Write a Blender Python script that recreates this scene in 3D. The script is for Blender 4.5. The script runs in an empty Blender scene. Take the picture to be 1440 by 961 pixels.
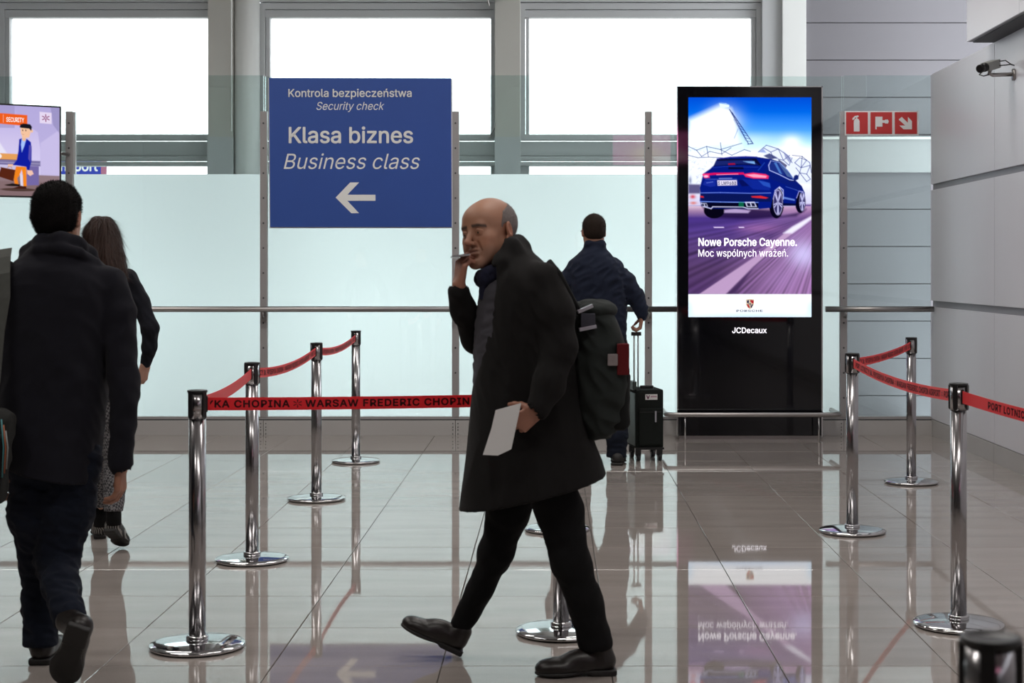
import bpy, bmesh, math, random
import numpy as np
from mathutils import Vector, Matrix

# ------------------------------------------------------------------ camera, sky, light, exposure
C = bpy.context.scene.collection
scene = bpy.context.scene
F = 2236.0; CX = 777.0; CY = 378.0; CH = 1.41      # focal length (px), vanishing point, eye height
cam_d = bpy.data.cameras.new('camera'); cam = bpy.data.objects.new('camera', cam_d); C.objects.link(cam)
cam.location = (0, 0, CH); cam.rotation_euler = (math.pi/2, 0, 0)
cam_d.sensor_fit = 'HORIZONTAL'; cam_d.sensor_width = 36; cam_d.lens = F/1440*36
cam_d.shift_x = (720-CX)/1440; cam_d.shift_y = -(480.5-CY)/1440
cam_d.clip_start = 0.1; cam_d.clip_end = 500
cam_d.dof.use_dof = True; cam_d.dof.focus_distance = 9.5; cam_d.dof.aperture_fstop = 7.0
scene.camera = cam
scene.view_settings.view_transform = 'Standard'; scene.view_settings.look = 'None'
scene.view_settings.gamma = 1; scene.view_settings.use_curve_mapping = False
scene.view_settings.exposure = 0.0
w = bpy.data.worlds.new('overcast_sky'); scene.world = w; w.use_nodes = True
wn = w.node_tree.nodes; wl = w.node_tree.links
bg = wn['Background']; bg.inputs['Color'].default_value = (0.94, 0.975, 1.0, 1); bg.inputs['Strength'].default_value = 5.0
def area_light(name, loc, sx, sy, power, color, rot=(0,0,0)):
    d = bpy.data.lights.new(name, 'AREA'); d.shape = 'RECTANGLE'; d.size = sx; d.size_y = sy
    d.energy = power; d.color = color
    o = bpy.data.objects.new(name, d); o.location = loc; o.rotation_euler = rot; C.objects.link(o); return o
FILL_LIGHTS = [(-3.6,2.5),(0.9,2.5),(-3.6,6.5),(0.9,6.5),(-3.6,10.5),(0.9,10.5)]
for i, (lx, ly) in enumerate(FILL_LIGHTS):
    area_light('ceiling_fill_light', (lx, ly, 5.34), 2.4, 0.5, 62, (1.0, 0.95, 0.90))  # unseen area lights added as interior fill

# ------------------------------------------------------------------ helpers
def P(px, py, Y): return Vector(((px-CX)*Y/F, Y, CH-(py-CY)*Y/F))
MATS = {}
def mat(name, col, rough=0.5, metal=0.0, bump=0.0, bscale=200.0, var=0.0, vscale=5.0, spec=0.5, sheen=0.0, coat=0.0, stretch=(1,1,1), bdist=0.001):
    if name in MATS: return MATS[name]
    m = bpy.data.materials.new(name); m.use_nodes = True; nt = m.node_tree; b = nt.nodes['Principled BSDF']
    b.inputs['Base Color'].default_value = (*col, 1); b.inputs['Roughness'].default_value = rough
    b.inputs['Metallic'].default_value = metal; b.inputs['Specular IOR Level'].default_value = spec
    if sheen: b.inputs['Sheen Weight'].default_value = sheen; b.inputs['Sheen Roughness'].default_value = 0.5
    if coat: b.inputs['Coat Weight'].default_value = coat; b.inputs['Coat Roughness'].default_value = 0.05
    tc = nt.nodes.new('ShaderNodeTexCoord'); mp = nt.nodes.new('ShaderNodeMapping'); mp.inputs['Scale'].default_value = stretch
    nt.links.new(tc.outputs['Object'], mp.inputs['Vector'])
    if var:
        n = nt.nodes.new('ShaderNodeTexNoise'); n.inputs['Scale'].default_value = vscale; n.inputs['Detail'].default_value = 4
        mx = nt.nodes.new('ShaderNodeMixRGB')
        mx.inputs['Color1'].default_value = (*[max(0, c*(1-var)) for c in col], 1)
        mx.inputs['Color2'].default_value = (*[min(1, c*(1+var)) for c in col], 1)
        nt.links.new(mp.outputs[0], n.inputs['Vector']); nt.links.new(n.outputs['Fac'], mx.inputs['Fac'])
        nt.links.new(mx.outputs[0], b.inputs['Base Color'])
    if bump:
        n = nt.nodes.new('ShaderNodeTexNoise'); n.inputs['Scale'].default_value = bscale; n.inputs['Detail'].default_value = 3
        bp = nt.nodes.new('ShaderNodeBump'); bp.inputs['Strength'].default_value = bump; bp.inputs['Distance'].default_value = bdist
        nt.links.new(mp.outputs[0], n.inputs['Vector']); nt.links.new(n.outputs['Fac'], bp.inputs['Height']); nt.links.new(bp.outputs[0], b.inputs['Normal'])
    MATS[name] = m; return m
def emis(name, col, strength):
    if name in MATS: return MATS[name]
    m = bpy.data.materials.new(name); m.use_nodes = True; nt = m.node_tree; nt.nodes.clear()
    e = nt.nodes.new('ShaderNodeEmission'); e.inputs[0].default_value = (*col, 1); e.inputs[1].default_value = strength
    o = nt.nodes.new('ShaderNodeOutputMaterial'); nt.links.new(e.outputs[0], o.inputs[0]); MATS[name] = m; return m
def glass_mat(name, tint, refl=1.0, ior=1.45):
    m = bpy.data.materials.new(name); m.use_nodes = True; nt = m.node_tree; nt.nodes.clear()
    t = nt.nodes.new('ShaderNodeBsdfTransparent'); t.inputs[0].default_value = (*tint, 1)
    g = nt.nodes.new('ShaderNodeBsdfGlossy'); g.inputs['Roughness'].default_value = 0.0; g.inputs[0].default_value = (refl,refl,refl,1)
    f = nt.nodes.new('ShaderNodeFresnel'); f.inputs[0].default_value = ior
    x = nt.nodes.new('ShaderNodeMixShader'); o = nt.nodes.new('ShaderNodeOutputMaterial')
    nt.links.new(f.outputs[0], x.inputs[0]); nt.links.new(t.outputs[0], x.inputs[1]); nt.links.new(g.outputs[0], x.inputs[2]); nt.links.new(x.outputs[0], o.inputs[0])
    MATS[name] = m; return m

def mesh_obj(name, me, m, parent=None, smooth=False):
    o = bpy.data.objects.new(name, me); C.objects.link(o)
    if m is not None and len(me.materials) == 0: me.materials.append(m)
    if parent is not None: o.parent = parent
    if smooth: me.polygons.foreach_set('use_smooth', [True]*len(me.polygons))
    return o
def bm_obj(name, bm, m, parent=None, smooth=False):
    me = bpy.data.meshes.new(name); bm.normal_update(); bm.to_mesh(me); bm.free()
    return mesh_obj(name, me, m, parent, smooth)
def empty(name, loc, label=None, cat=None, group=None, rz=0, kind=None):
    o = bpy.data.objects.new(name, None); o.empty_display_size = 0.1; o.location = loc; o.rotation_euler = (0, 0, rz); C.objects.link(o)
    tag(o, label, cat, group, kind); return o
def tag(o, label=None, cat=None, group=None, kind=None):
    if label: o['label'] = label
    if cat: o['category'] = cat
    if group: o['group'] = group
    if kind: o['kind'] = kind
    return o
def world_parent(o, parent):
    # keep world-space mesh coordinates below a moved parent
    o.parent = parent
    def wm(q):
        m = Matrix.Translation(q.location) @ q.rotation_euler.to_matrix().to_4x4()
        return m if q.parent is None else wm(q.parent) @ q.matrix_parent_inverse @ m
    o.matrix_parent_inverse = wm(parent).inverted()
    return o
def add_box(bm, x0, x1, y0, y1, z0, z1, bevel=0.0, M=None):
    vs = [bm.verts.new((x, y, z)) for x in (x0, x1) for y in (y0, y1) for z in (z0, z1)]
    fs = [(0,1,3,2),(4,6,7,5),(0,4,5,1),(2,3,7,6),(0,2,6,4),(1,5,7,3)]
    faces = [bm.faces.new([vs[i] for i in f]) for f in fs]
    if bevel > 0:
        es = list({e for f in faces for e in f.edges})
        r = bmesh.ops.bevel(bm, geom=es, offset=bevel, segments=2, affect='EDGES', profile=0.7)
        vs = list({v for f in r['faces'] for v in f.verts} | {v for v in vs if v.is_valid})
    if M is not None: bmesh.ops.transform(bm, matrix=M, verts=[v for v in vs if v.is_valid])
def box(name, x0, x1, y0, y1, z0, z1, m, parent=None, bevel=0.0, M=None):
    bm = bmesh.new(); add_box(bm, x0, x1, y0, y1, z0, z1, bevel, M); return bm_obj(name, bm, m, parent)
def add_tube(bm, pts, r, seg=12, caps=True, radii=None):
    pts = [Vector(p) for p in pts]; rings = []; prev = None
    for i, p in enumerate(pts):
        t = ((pts[min(i+1, len(pts)-1)] - pts[max(i-1, 0)])).normalized()
        if prev is None:
            a = Vector((0,0,1)) if abs(t.z) < 0.9 else Vector((1,0,0)); u = t.cross(a).normalized()
        else: u = (prev - t*prev.dot(t)).normalized()
        prev = u; v = t.cross(u); rr = radii[i] if radii else r
        rings.append([bm.verts.new(p + (u*math.cos(2*math.pi*k/seg) + v*math.sin(2*math.pi*k/seg))*rr) for k in range(seg)])
    for a, b in zip(rings, rings[1:]):
        for k in range(seg): f = bm.faces.new((a[k], a[(k+1)%seg], b[(k+1)%seg], b[k])); f.smooth = True
    if caps: bm.faces.new(rings[0][::-1]); bm.faces.new(rings[-1])
def tube(name, pts, r, m, parent=None, seg=12, radii=None):
    bm = bmesh.new(); add_tube(bm, pts, r, seg, True, radii); bmesh.ops.recalc_face_normals(bm, faces=bm.faces); return bm_obj(name, bm, m, parent)
def add_lathe(bm, prof, seg=48, M=None, smooth=True):
    rings = []; 
    for r, z in prof:
        if r < 1e-6: rings.append([bm.verts.new((0,0,z))])
        else: rings.append([bm.verts.new((r*math.cos(2*math.pi*k/seg), r*math.sin(2*math.pi*k/seg), z)) for k in range(seg)])
    for a, b in zip(rings, rings[1:]):
        for k in range(seg):
            k2 = (k+1) % seg
            if len(a) == 1 and len(b) == 1: continue
            if len(a) == 1: f = bm.faces.new((a[0], b[k], b[k2]))
            elif len(b) == 1: f = bm.faces.new((a[k], a[k2], b[0]))
            else: f = bm.faces.new((a[k], a[k2], b[k2], b[k]))
            f.smooth = smooth
    if M is not None: bmesh.ops.transform(bm, matrix=M, verts=[v for r in rings for v in r])
    bmesh.ops.recalc_face_normals(bm, faces=bm.faces)
def lathe(name, prof, m, parent=None, seg=48, M=None):
    bm = bmesh.new(); add_lathe(bm, prof, seg, M); o = bm_obj(name, bm, m, parent)
    return o
def add_prism(bm, pts, d0, d1, axis='y'):
    # polygon in (x,z) extruded along y
    a = [bm.verts.new((p[0], d0, p[1])) for p in pts]; b = [bm.verts.new((p[0], d1, p[1])) for p in pts]
    n = len(pts); bm.faces.new(a); bm.faces.new(b[::-1])
    for i in range(n): bm.faces.new((a[i], a[(i+1)%n], b[(i+1)%n], b[i]))
    bmesh.ops.recalc_face_normals(bm, faces=bm.faces)
def prism(name, pts, y0, y1, m, parent=None):
    bm = bmesh.new(); add_prism(bm, pts, y0, y1); return bm_obj(name, bm, m, parent)

FONT = None
try:
    import os
    fp_ = os.path.join(bpy.utils.resource_path('LOCAL'), 'datafiles', 'fonts', 'Inter.woff2')   # the font shipped with Blender itself
    if os.path.exists(fp_): FONT = bpy.data.fonts.load(fp_)
except Exception: FONT = None
def text_mesh(body, bold=0.0, shear=0.0, extrude=0.0, spacing=1.0):
    # outline letters; every outer contour is filled on its own (with its holes), so overlapping strokes stay solid
    from mathutils.geometry import tessellate_polygon
    cu = bpy.data.curves.new('lettering', 'FONT'); cu.body = body; cu.size = 1.434 if FONT else 1.07; cu.space_character = spacing
    if FONT: cu.font = FONT
    o = bpy.data.objects.new('lettering', cu); C.objects.link(o)
    dg = bpy.context.evaluated_depsgraph_get(); dg.update(); cv = o.to_curve(dg, apply_modifiers=False)
    loops = []
    for sp in cv.splines:
        if sp.type == 'BEZIER':
            bp = sp.bezier_points; n = len(bp); pts = []
            for i in range(n):
                p0, h0, h1, p1 = bp[i].co, bp[i].handle_right, bp[(i+1) % n].handle_left, bp[(i+1) % n].co
                d = (p1-p0); straight = d.length < 1e-6 or (abs((h0-p0).cross(d).z) < 1e-4*d.length and abs((h1-p0).cross(d).z) < 1e-4*d.length)
                for t in ((0,) if straight else (0, .25, .5, .75)): pts.append(p0*(1-t)**3 + h0*3*t*(1-t)**2 + h1*3*t*t*(1-t) + p1*t**3)
        else: pts = [p.co.xyz for p in sp.points]
        q = [Vector((p.x, p.y, 0)) for p in pts]; r = [q[0]]
        for p in q[1:]:
            if (p-r[-1]).length > 1e-5: r.append(p)
        if (r[0]-r[-1]).length < 1e-5: r.pop()
        if len(r) > 2: loops.append(r)
    o.to_curve_clear(); bpy.data.objects.remove(o); bpy.data.curves.remove(cu)
    def area(l): return sum(l[i].x*l[(i+1)%len(l)].y-l[(i+1)%len(l)].x*l[i].y for i in range(len(l)))/2
    def inside(p, l):
        c = False
        for i in range(len(l)):
            a, b = l[i], l[(i+1) % len(l)]
            if (a.y > p.y) != (b.y > p.y) and p.x < (b.x-a.x)*(p.y-a.y)/(b.y-a.y)+a.x: c = not c
        return c
    ar = [area(l) for l in loops]; sg = 1 if max(ar, key=abs) > 0 else -1
    V_, F_ = [], []
    for l, a_ in zip(loops, ar):
        if a_*sg < 0: continue
        grp = [l] + [h for h, b_ in zip(loops, ar) if b_*sg < 0 and abs(b_) < abs(a_) and inside(h[0], l)]
        tri = tessellate_polygon(grp); off = len(V_); fl = [p for g in grp for p in g]; V_ += [(p.x + shear*p.y, p.y, 0) for p in fl]; F_ += [tuple(off+k for k in t) for t in tri]
    me = bpy.data.meshes.new('lettering'); me.from_pydata(V_, [], F_); return me
def embolden(co, w):
    # eight shifted copies of the flat letter outline
    out = [co]
    for i in range(8):
        c = co.copy(); c[:,0] += w*math.cos(i*math.pi/4); c[:,1] += w*math.sin(i*math.pi/4); c[:,2] -= .0004*(i+1); out.append(c)
    return np.concatenate(out)
def fit_text(name, body, x0, x1, zb, capref, m, y, parent=None, bold=0.0, shear=0.0, M=None, th=0.001, spacing=1.0):
    # fits width to x0..x1, baseline at zb, capital height capref, facing -Y
    me = text_mesh(body, 0 if bold > 0 else bold, shear, 0 if bold > 0 else th, spacing)
    n = len(me.vertices); co = np.empty(n*3, 'f'); me.vertices.foreach_get('co', co); co = co.reshape(-1, 3)
    if bold > 0:
        pl = [tuple(p.vertices) for p in me.polygons]; co = embolden(co, bold); me = bpy.data.meshes.new('lettering')
        me.from_pydata([tuple(c) for c in co], [], [tuple(v+n*i for v in p) for i in range(9) for p in pl]); co[:,2] += .004
    a, b = co[:,0].min(), co[:,0].max()
    hm = 0.73
    out = np.empty_like(co); out[:,0] = x0 + (co[:,0]-a)*(x1-x0)/(b-a); out[:,2] = zb + co[:,1]*capref/hm; out[:,1] = y - co[:,2]
    if M is not None:
        mm = np.array(M); out = out @ mm[:3,:3].T + mm[:3,3]
    me.vertices.foreach_set('co', out.astype('f').ravel()); me.update()
    return mesh_obj(name, me, m, parent)

# ------------------------------------------------------------------ smooth implicit surfaces (for bodies and cloth)
def bbox(J, a, b, c, d, e, f):
    q = np.array([J(x, y, t) for x, y in ((a, b), (d, e)) for t in (c, f)], float); return q.min(0), q.max(0)
def smin(a, b, k):
    h = np.maximum(k - np.abs(a-b), 0)/k
    return np.minimum(a, b) - h*h*k*0.25
class Field:
    def __init__(s, lo, hi, h):
        s.lo = np.array(lo, float); s.h = h
        s.n = np.ceil((np.array(hi, float)-s.lo)/h).astype(int)+1
        s.D = np.full(s.n, 1.0, np.float32)
    def sub(s, lo, hi):
        a = np.clip(np.floor((np.array(lo)-s.lo)/s.h).astype(int), 0, s.n); b = np.clip(np.ceil((np.array(hi)-s.lo)/s.h).astype(int)+1, 0, s.n)
        if np.any(b <= a): return None, None
        sl = tuple(slice(int(i), int(j)) for i, j in zip(a, b))
        g = [(s.lo[i] + s.h*np.arange(a[i], b[i])).astype(np.float32) for i in range(3)]
        return sl, (g[0][:,None,None], g[1][None,:,None], g[2][None,None,:])
    def apply(s, fn, lo, hi, k, op='u'):
        pad = k*1.0 + 3*s.h
        sl, g = s.sub(np.array(lo)-pad, np.array(hi)+pad)
        if sl is None: return s
        d = fn(*g)
        if op == 'u': s.D[sl] = smin(s.D[sl], d, max(k, 1e-6))
        else: s.D[sl] = -smin(-s.D[sl], d, max(k, 1e-6))
        return s
    def cap(s, p0, r0, p1, r1, k=0.01, op='u', flat=None):
        p0 = np.array(p0, float); p1 = np.array(p1, float); v = p1-p0; L2 = max(float(v@v), 1e-9)
        def fn(x, y, z):
            t = np.clip(((x-p0[0])*v[0] + (y-p0[1])*v[1] + (z-p0[2])*v[2])/L2, 0, 1)
            return np.sqrt((x-p0[0]-t*v[0])**2 + (y-p0[1]-t*v[1])**2 + (z-p0[2]-t*v[2])**2) - (r0 + (r1-r0)*t)
        R = max(r0, r1); return s.apply(fn, np.minimum(p0, p1)-R, np.maximum(p0, p1)+R, k, op)
    def chain(s, pts, rs, k=0.01, op='u'):
        for i in range(len(pts)-1): s.cap(pts[i], rs[i], pts[i+1], rs[i+1], k, op)
        return s
    def ell(s, c, r, R=None, k=0.01, op='u'):
        c = np.array(c, float); r = np.array(r, float); R = np.eye(3) if R is None else np.array(R)
        def fn(x, y, z):
            dx, dy, dz = x-c[0], y-c[1], z-c[2]
            q = [R[0,i]*dx + R[1,i]*dy + R[2,i]*dz for i in range(3)]
            k0 = np.sqrt(sum((q[i]/r[i])**2 for i in range(3))); k1 = np.sqrt(sum((q[i]/r[i]**2)**2 for i in range(3)))+1e-6
            return k0*(k0-1)/k1
        m = r.max(); return s.apply(fn, c-m, c+m, k, op)
    def rbox(s, c, hs, rad, R=None, k=0.005, op='u'):
        c = np.array(c, float); R = np.eye(3) if R is None else np.array(R); hs = np.array(hs, float)-rad
        def fn(x, y, z):
            dx, dy, dz = x-c[0], y-c[1], z-c[2]
            q = [np.abs(R[0,i]*dx + R[1,i]*dy + R[2,i]*dz)-hs[i] for i in range(3)]
            return np.sqrt(sum(np.maximum(a, 0)**2 for a in q)) + np.minimum(np.maximum(np.maximum(q[0], q[1]), q[2]), 0) - rad
        m = np.linalg.norm(hs+rad); return s.apply(fn, c-m, c+m, k, op)
    def loft(s, secs, k=0.01, op='u', n=2.0):
        # secs: (z, cx, cy, rx, ry) from low to high z
        S = np.array(sorted(secs), float); z0, z1 = S[0,0], S[-1,0]
        zi = np.linspace(z0, z1, 60)
        def sm(col):
            v = np.interp(zi, S[:,0], S[:,col]); kk = np.ones(7)/7; vp = np.pad(v, 3, mode='edge'); return np.convolve(vp, kk, 'valid')
        cols = [sm(i) for i in range(1, 5)]
        def fn(x, y, z):
            zz = z[0,0,:]; cx, cy, rx, ry = [np.interp(zz, zi, c)[None,None,:] for c in cols]
            q = (np.abs((x-cx)/rx)**n + np.abs((y-cy)/ry)**n)**(1.0/n)
            d = (q-1)*np.minimum(rx, ry)*1.05
            return np.maximum(d, np.maximum(z0-z, z-z1)).astype(np.float32)
        lo = [ (S[:,1]-S[:,3]).min(), (S[:,2]-S[:,4]).min(), z0]; hi = [(S[:,1]+S[:,3]).max(), (S[:,2]+S[:,4]).max(), z1]
        return s.apply(fn, lo, hi, k, op)
    def cut(s, p, nrm):   # remove the side the normal points to
        nrm = np.array(nrm, float); nrm /= np.linalg.norm(nrm); sl, (x, y, z) = s.sub(s.lo, s.lo+s.n*s.h)
        d = (x-p[0])*nrm[0] + (y-p[1])*nrm[1] + (z-p[2])*nrm[2]
        s.D[sl] = np.maximum(s.D[sl], d); return s
    def disp(s, fn):
        sl, (x, y, z) = s.sub(s.lo, s.lo+s.n*s.h); s.D[sl] += fn(x, y, z).astype(np.float32); return s
    def mesh(s, extra=0):
        D = s.D; ins = D < 0
        nx, ny, nz = D.shape
        cnt = np.zeros((nx-1, ny-1, nz-1), np.int8)
        for i in (0,1):
            for j in (0,1):
                for k in (0,1): cnt += ins[i:nx-1+i, j:ny-1+j, k:nz-1+k]
        act = (cnt > 0) & (cnt < 8); I = np.argwhere(act)
        idx = np.full(cnt.shape, -1, np.int32); idx[act] = np.arange(len(I))
        cor = {}
        for i in (0,1):
            for j in (0,1):
                for k in (0,1): cor[(i,j,k)] = D[I[:,0]+i, I[:,1]+j, I[:,2]+k]
        acc = np.zeros((len(I), 3)); num = np.zeros(len(I))
        keys = list(cor)
        for a in keys:
            for ax in range(3):
                if a[ax] == 0:
                    b = list(a); b[ax] = 1; b = tuple(b); da, db = cor[a], cor[b]; m = (da < 0) != (db < 0)
                    t = np.where(m, da/(da-db+1e-12), 0); pt = np.tile(np.array(a, float), (len(I), 1)); pt[:,ax] = t
                    acc[m] += pt[m]; num[m] += 1
        V = s.lo + s.h*(I + acc/num[:,None])
        quads = []
        for ax in range(3):
            b = [slice(None)]*3; c = [slice(None)]*3; b[ax] = slice(0, -1); c[ax] = slice(1, None)
            A, B = ins[tuple(b)], ins[tuple(c)]; m = A != B
            u, v = (ax+1) % 3, (ax+2) % 3
            E = np.argwhere(m); ok = (E[:,u] > 0) & (E[:,v] > 0) & (E[:,u] < D.shape[u]-1) & (E[:,v] < D.shape[v]-1); E = E[ok]
            fl = A[E[:,0], E[:,1], E[:,2]]
            def cell(du, dv):
                e = E.copy(); e[:,u] -= du; e[:,v] -= dv; return idx[e[:,0], e[:,1], e[:,2]]
            q = np.stack([cell(1,1), cell(0,1), cell(0,0), cell(1,0)], 1); q[~fl] = q[~fl][:, ::-1]; quads.append(q)
        return V, np.concatenate(quads)
def np_mesh(name, V, Q, m, parent=None, smooth=True, col=None):
    me = bpy.data.meshes.new(name); n = len(Q); k = Q.shape[1]
    me.vertices.add(len(V)); me.vertices.foreach_set('co', np.asarray(V, 'f').ravel())
    me.loops.add(n*k); me.loops.foreach_set('vertex_index', Q.astype('i').ravel())
    me.polygons.add(n); me.polygons.foreach_set('loop_start', (np.arange(n)*k).astype('i'))
    me.update(calc_edges=True); me.validate()
    if smooth: me.polygons.foreach_set('use_smooth', [True]*len(me.polygons))
    if col is not None:
        a = me.color_attributes.new('Col', 'FLOAT_COLOR', 'POINT'); cc = np.ones((len(V), 4), 'f'); cc[:, :3] = col; a.data.foreach_set('color', cc.ravel())
    return mesh_obj(name, me, m, parent)
def field_obj(name, f, m, parent):
    V, Q = f.mesh(); o = np_mesh(name, V, Q, m); return world_parent(o, parent)
def wrinkle(seed, freq, amp, n=6, sharp=True):
    rng = np.random.RandomState(seed); ks = rng.normal(size=(n, 3))*np.array(freq)*2*math.pi; ph = rng.uniform(0, 6.28, n)
    def fn(x, y, z):
        t = 0
        for k, p in zip(ks, ph):
            s_ = np.sin(k[0]*x + k[1]*y + k[2]*z + p + 0.8*np.sin(k[1]*x*0.5 + k[2]*0.4*y + p*2)); t = t + s_
        t = t/n
        return amp*(1.5*np.abs(t)*2 - 0.6 if sharp else t*2)
    return fn
def vcol_mat(name, rough=0.5, sss=0.0, emission=0.0, bump=0.0):
    m = bpy.data.materials.new(name); m.use_nodes = True; nt = m.node_tree; b = nt.nodes['Principled BSDF']
    a = nt.nodes.new('ShaderNodeVertexColor'); a.layer_name = 'Col'
    if emission:
        nt.nodes.remove(b); e = nt.nodes.new('ShaderNodeEmission'); e.inputs[1].default_value = emission
        nt.links.new(a.outputs[0], e.inputs[0]); nt.links.new(e.outputs[0], nt.nodes['Material Output'].inputs[0])
    else:
        nt.links.new(a.outputs[0], b.inputs['Base Color']); b.inputs['Roughness'].default_value = rough
        b.inputs['Subsurface Weight'].default_value = sss; b.inputs['Subsurface Radius'].default_value = (0.01, 0.004, 0.002); b.inputs['Subsurface Scale'].default_value = 0.5
        n = nt.nodes.new('ShaderNodeTexNoise'); n.inputs['Scale'].default_value = 250; bp = nt.nodes.new('ShaderNodeBump'); bp.inputs['Strength'].default_value = 0.12; bp.inputs['Distance'].default_value = 0.001
        nt.links.new(n.outputs['Fac'], bp.inputs['Height']); nt.links.new(bp.outputs[0], b.inputs['Normal'])
    MATS[name] = m; return m

# ------------------------------------------------------------------ materials
M_pole = mat('satin_steel', (0.40,0.39,0.40), 0.2, 1.0)
M_chrome = mat('polished_steel', (0.62,0.62,0.63), 0.07, 1.0)
M_steel = mat('brushed_steel', (0.42,0.40,0.39), 0.35, 1.0, bump=0.1, bscale=80)
M_postgrey = mat('painted_post_grey', (0.38,0.365,0.365), 0.5, 0.2)
M_black = mat('black_plastic', (0.012,0.012,0.013), 0.35)
M_gloss = mat('black_glass', (0.004,0.004,0.006), 0.04, spec=0.5)
M_skirt = mat('skirting_grey', (0.50,0.485,0.475), 0.45, 0.1, var=0.06, vscale=3)
M_frame = mat('window_frame_grey', (0.42,0.43,0.44), 0.5)
M_col = mat('column_grey', (0.44,0.43,0.40), 0.6, var=0.04, vscale=2)
M_collight = mat('column_light', (0.62,0.63,0.62), 0.5)
M_panel = mat('wall_panel_grey', (0.74,0.735,0.78), 0.42, var=0.05, vscale=1.2, stretch=(1,1,.3))
M_plank = mat('wall_board_grey', (0.145,0.14,0.155), 0.6, var=0.07, vscale=2.0, stretch=(.4,1,1))
M_joint = mat('dark_joint', (0.07,0.07,0.075), 0.7)
M_channel = mat('channel_grey', (0.27,0.27,0.29), 0.5)
M_ceil = mat('ceiling_white', (0.5,0.5,0.49), 0.8)
M_white = mat('white_print', (0.75,0.75,0.74), 0.6)
M_red = mat('safety_red', (0.52,0.03,0.03), 0.5)
M_blue = mat('sign_blue', (0.032,0.090,0.38), 0.42, var=0.06, vscale=3)
M_grout = mat('grout', (0.10,0.095,0.09), 0.9)
# floor tile
def floor_material():
    m = bpy.data.materials.new('polished_porcelain'); m.use_nodes = True; nt = m.node_tree; b = nt.nodes['Principled BSDF']; L = nt.links
    tc = nt.nodes.new('ShaderNodeNewGeometry'); mp = nt.nodes.new('ShaderNodeMapping'); mp.inputs['Scale'].default_value = (0.5, 2.2, 1)
    L.new(tc.outputs['Position'], mp.inputs['Vector'])
    n1 = nt.nodes.new('ShaderNodeTexNoise'); n1.inputs['Scale'].default_value = 3.0; n1.inputs['Detail'].default_value = 5; L.new(mp.outputs[0], n1.inputs['Vector'])
    n2 = nt.nodes.new('ShaderNodeTexNoise'); n2.inputs['Scale'].default_value = 420.0; n2.inputs['Detail'].default_value = 2; L.new(tc.outputs['Position'], n2.inputs['Vector'])
    cr = nt.nodes.new('ShaderNodeValToRGB'); cr.color_ramp.elements[0].position = 0.3; cr.color_ramp.elements[1].position = 0.75
    cr.color_ramp.elements[0].color = (0.335,0.298,0.273,1); cr.color_ramp.elements[1].color = (0.405,0.363,0.336,1); L.new(n1.outputs['Fac'], cr.inputs[0])
    oi = nt.nodes.new('ShaderNodeObjectInfo'); mr = nt.nodes.new('ShaderNodeMapRange'); mr.inputs[3].default_value = 0.93; mr.inputs[4].default_value = 1.05; L.new(oi.outputs['Random'], mr.inputs[0])
    mr2 = nt.nodes.new('ShaderNodeMapRange'); mr2.inputs[1].default_value = 0.3; mr2.inputs[2].default_value = 0.7; mr2.inputs[3].default_value = 0.82; mr2.inputs[4].default_value = 1.15; L.new(n2.outputs['Fac'], mr2.inputs[0])
    mm = nt.nodes.new('ShaderNodeMath'); mm.operation = 'MULTIPLY'; L.new(mr.outputs[0], mm.inputs[0]); L.new(mr2.outputs[0], mm.inputs[1])
    hv = nt.nodes.new('ShaderNodeHueSaturation'); L.new(cr.outputs[0], hv.inputs['Color']); L.new(mm.outputs[0], hv.inputs['Value']); L.new(hv.outputs[0], b.inputs['Base Color'])
    n3 = nt.nodes.new('ShaderNodeTexNoise'); n3.inputs['Scale'].default_value = 6; L.new(mp.outputs[0], n3.inputs['Vector'])
    r = nt.nodes.new('ShaderNodeMapRange'); r.inputs[3].default_value = 0.025; r.inputs[4].default_value = 0.035; L.new(n3.outputs['Fac'], r.inputs[0]); L.new(r.outputs[0], b.inputs['Roughness'])
    b.inputs['IOR'].default_value = 1.75; MATS['floor'] = m; return m
M_tile = floor_material()

# ------------------------------------------------------------------ floor (0.6 m tiles)
YW = 13.47          # glass partition plane
YF = 15.0           # window wall plane
XR = 3.21           # right wall plane
def add_tile(bm, x0, x1, y0, y1):
    e = 0.0016; t = 0.0; b = -0.012; c = 0.0012
    a = [bm.verts.new(p) for p in ((x0+e,y0+e,b),(x1-e,y0+e,b),(x1-e,y1-e,b),(x0+e,y1-e,b))]
    m_ = [bm.verts.new(p) for p in ((x0+e,y0+e,t-c),(x1-e,y0+e,t-c),(x1-e,y1-e,t-c),(x0+e,y1-e,t-c))]
    k = e+c; u = [bm.verts.new(p) for p in ((x0+k,y0+k,t),(x1-k,y0+k,t),(x1-k,y1-k,t),(x0+k,y1-k,t))]
    for p, q in ((a, m_), (m_, u)):
        for i in range(4): bm.faces.new((p[i], p[(i+1)%4], q[(i+1)%4], q[i]))
    bm.faces.new(u)
floor = box('floor', -9, XR+.1, -8, YF+.2, -0.25, -0.011, M_grout); tag(floor, kind='structure')
tbm = bmesh.new(); add_tile(tbm, 0, .6, 0, .6); tme = bpy.data.meshes.new('floor_tile'); tbm.normal_update(); tbm.to_mesh(tme); tbm.free(); tme.materials.append(M_tile)
X0, Y0_ = 0.206, 5.64
stuff = bmesh.new()
ks = range(-16, 6); js = range(-23, 16)
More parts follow.
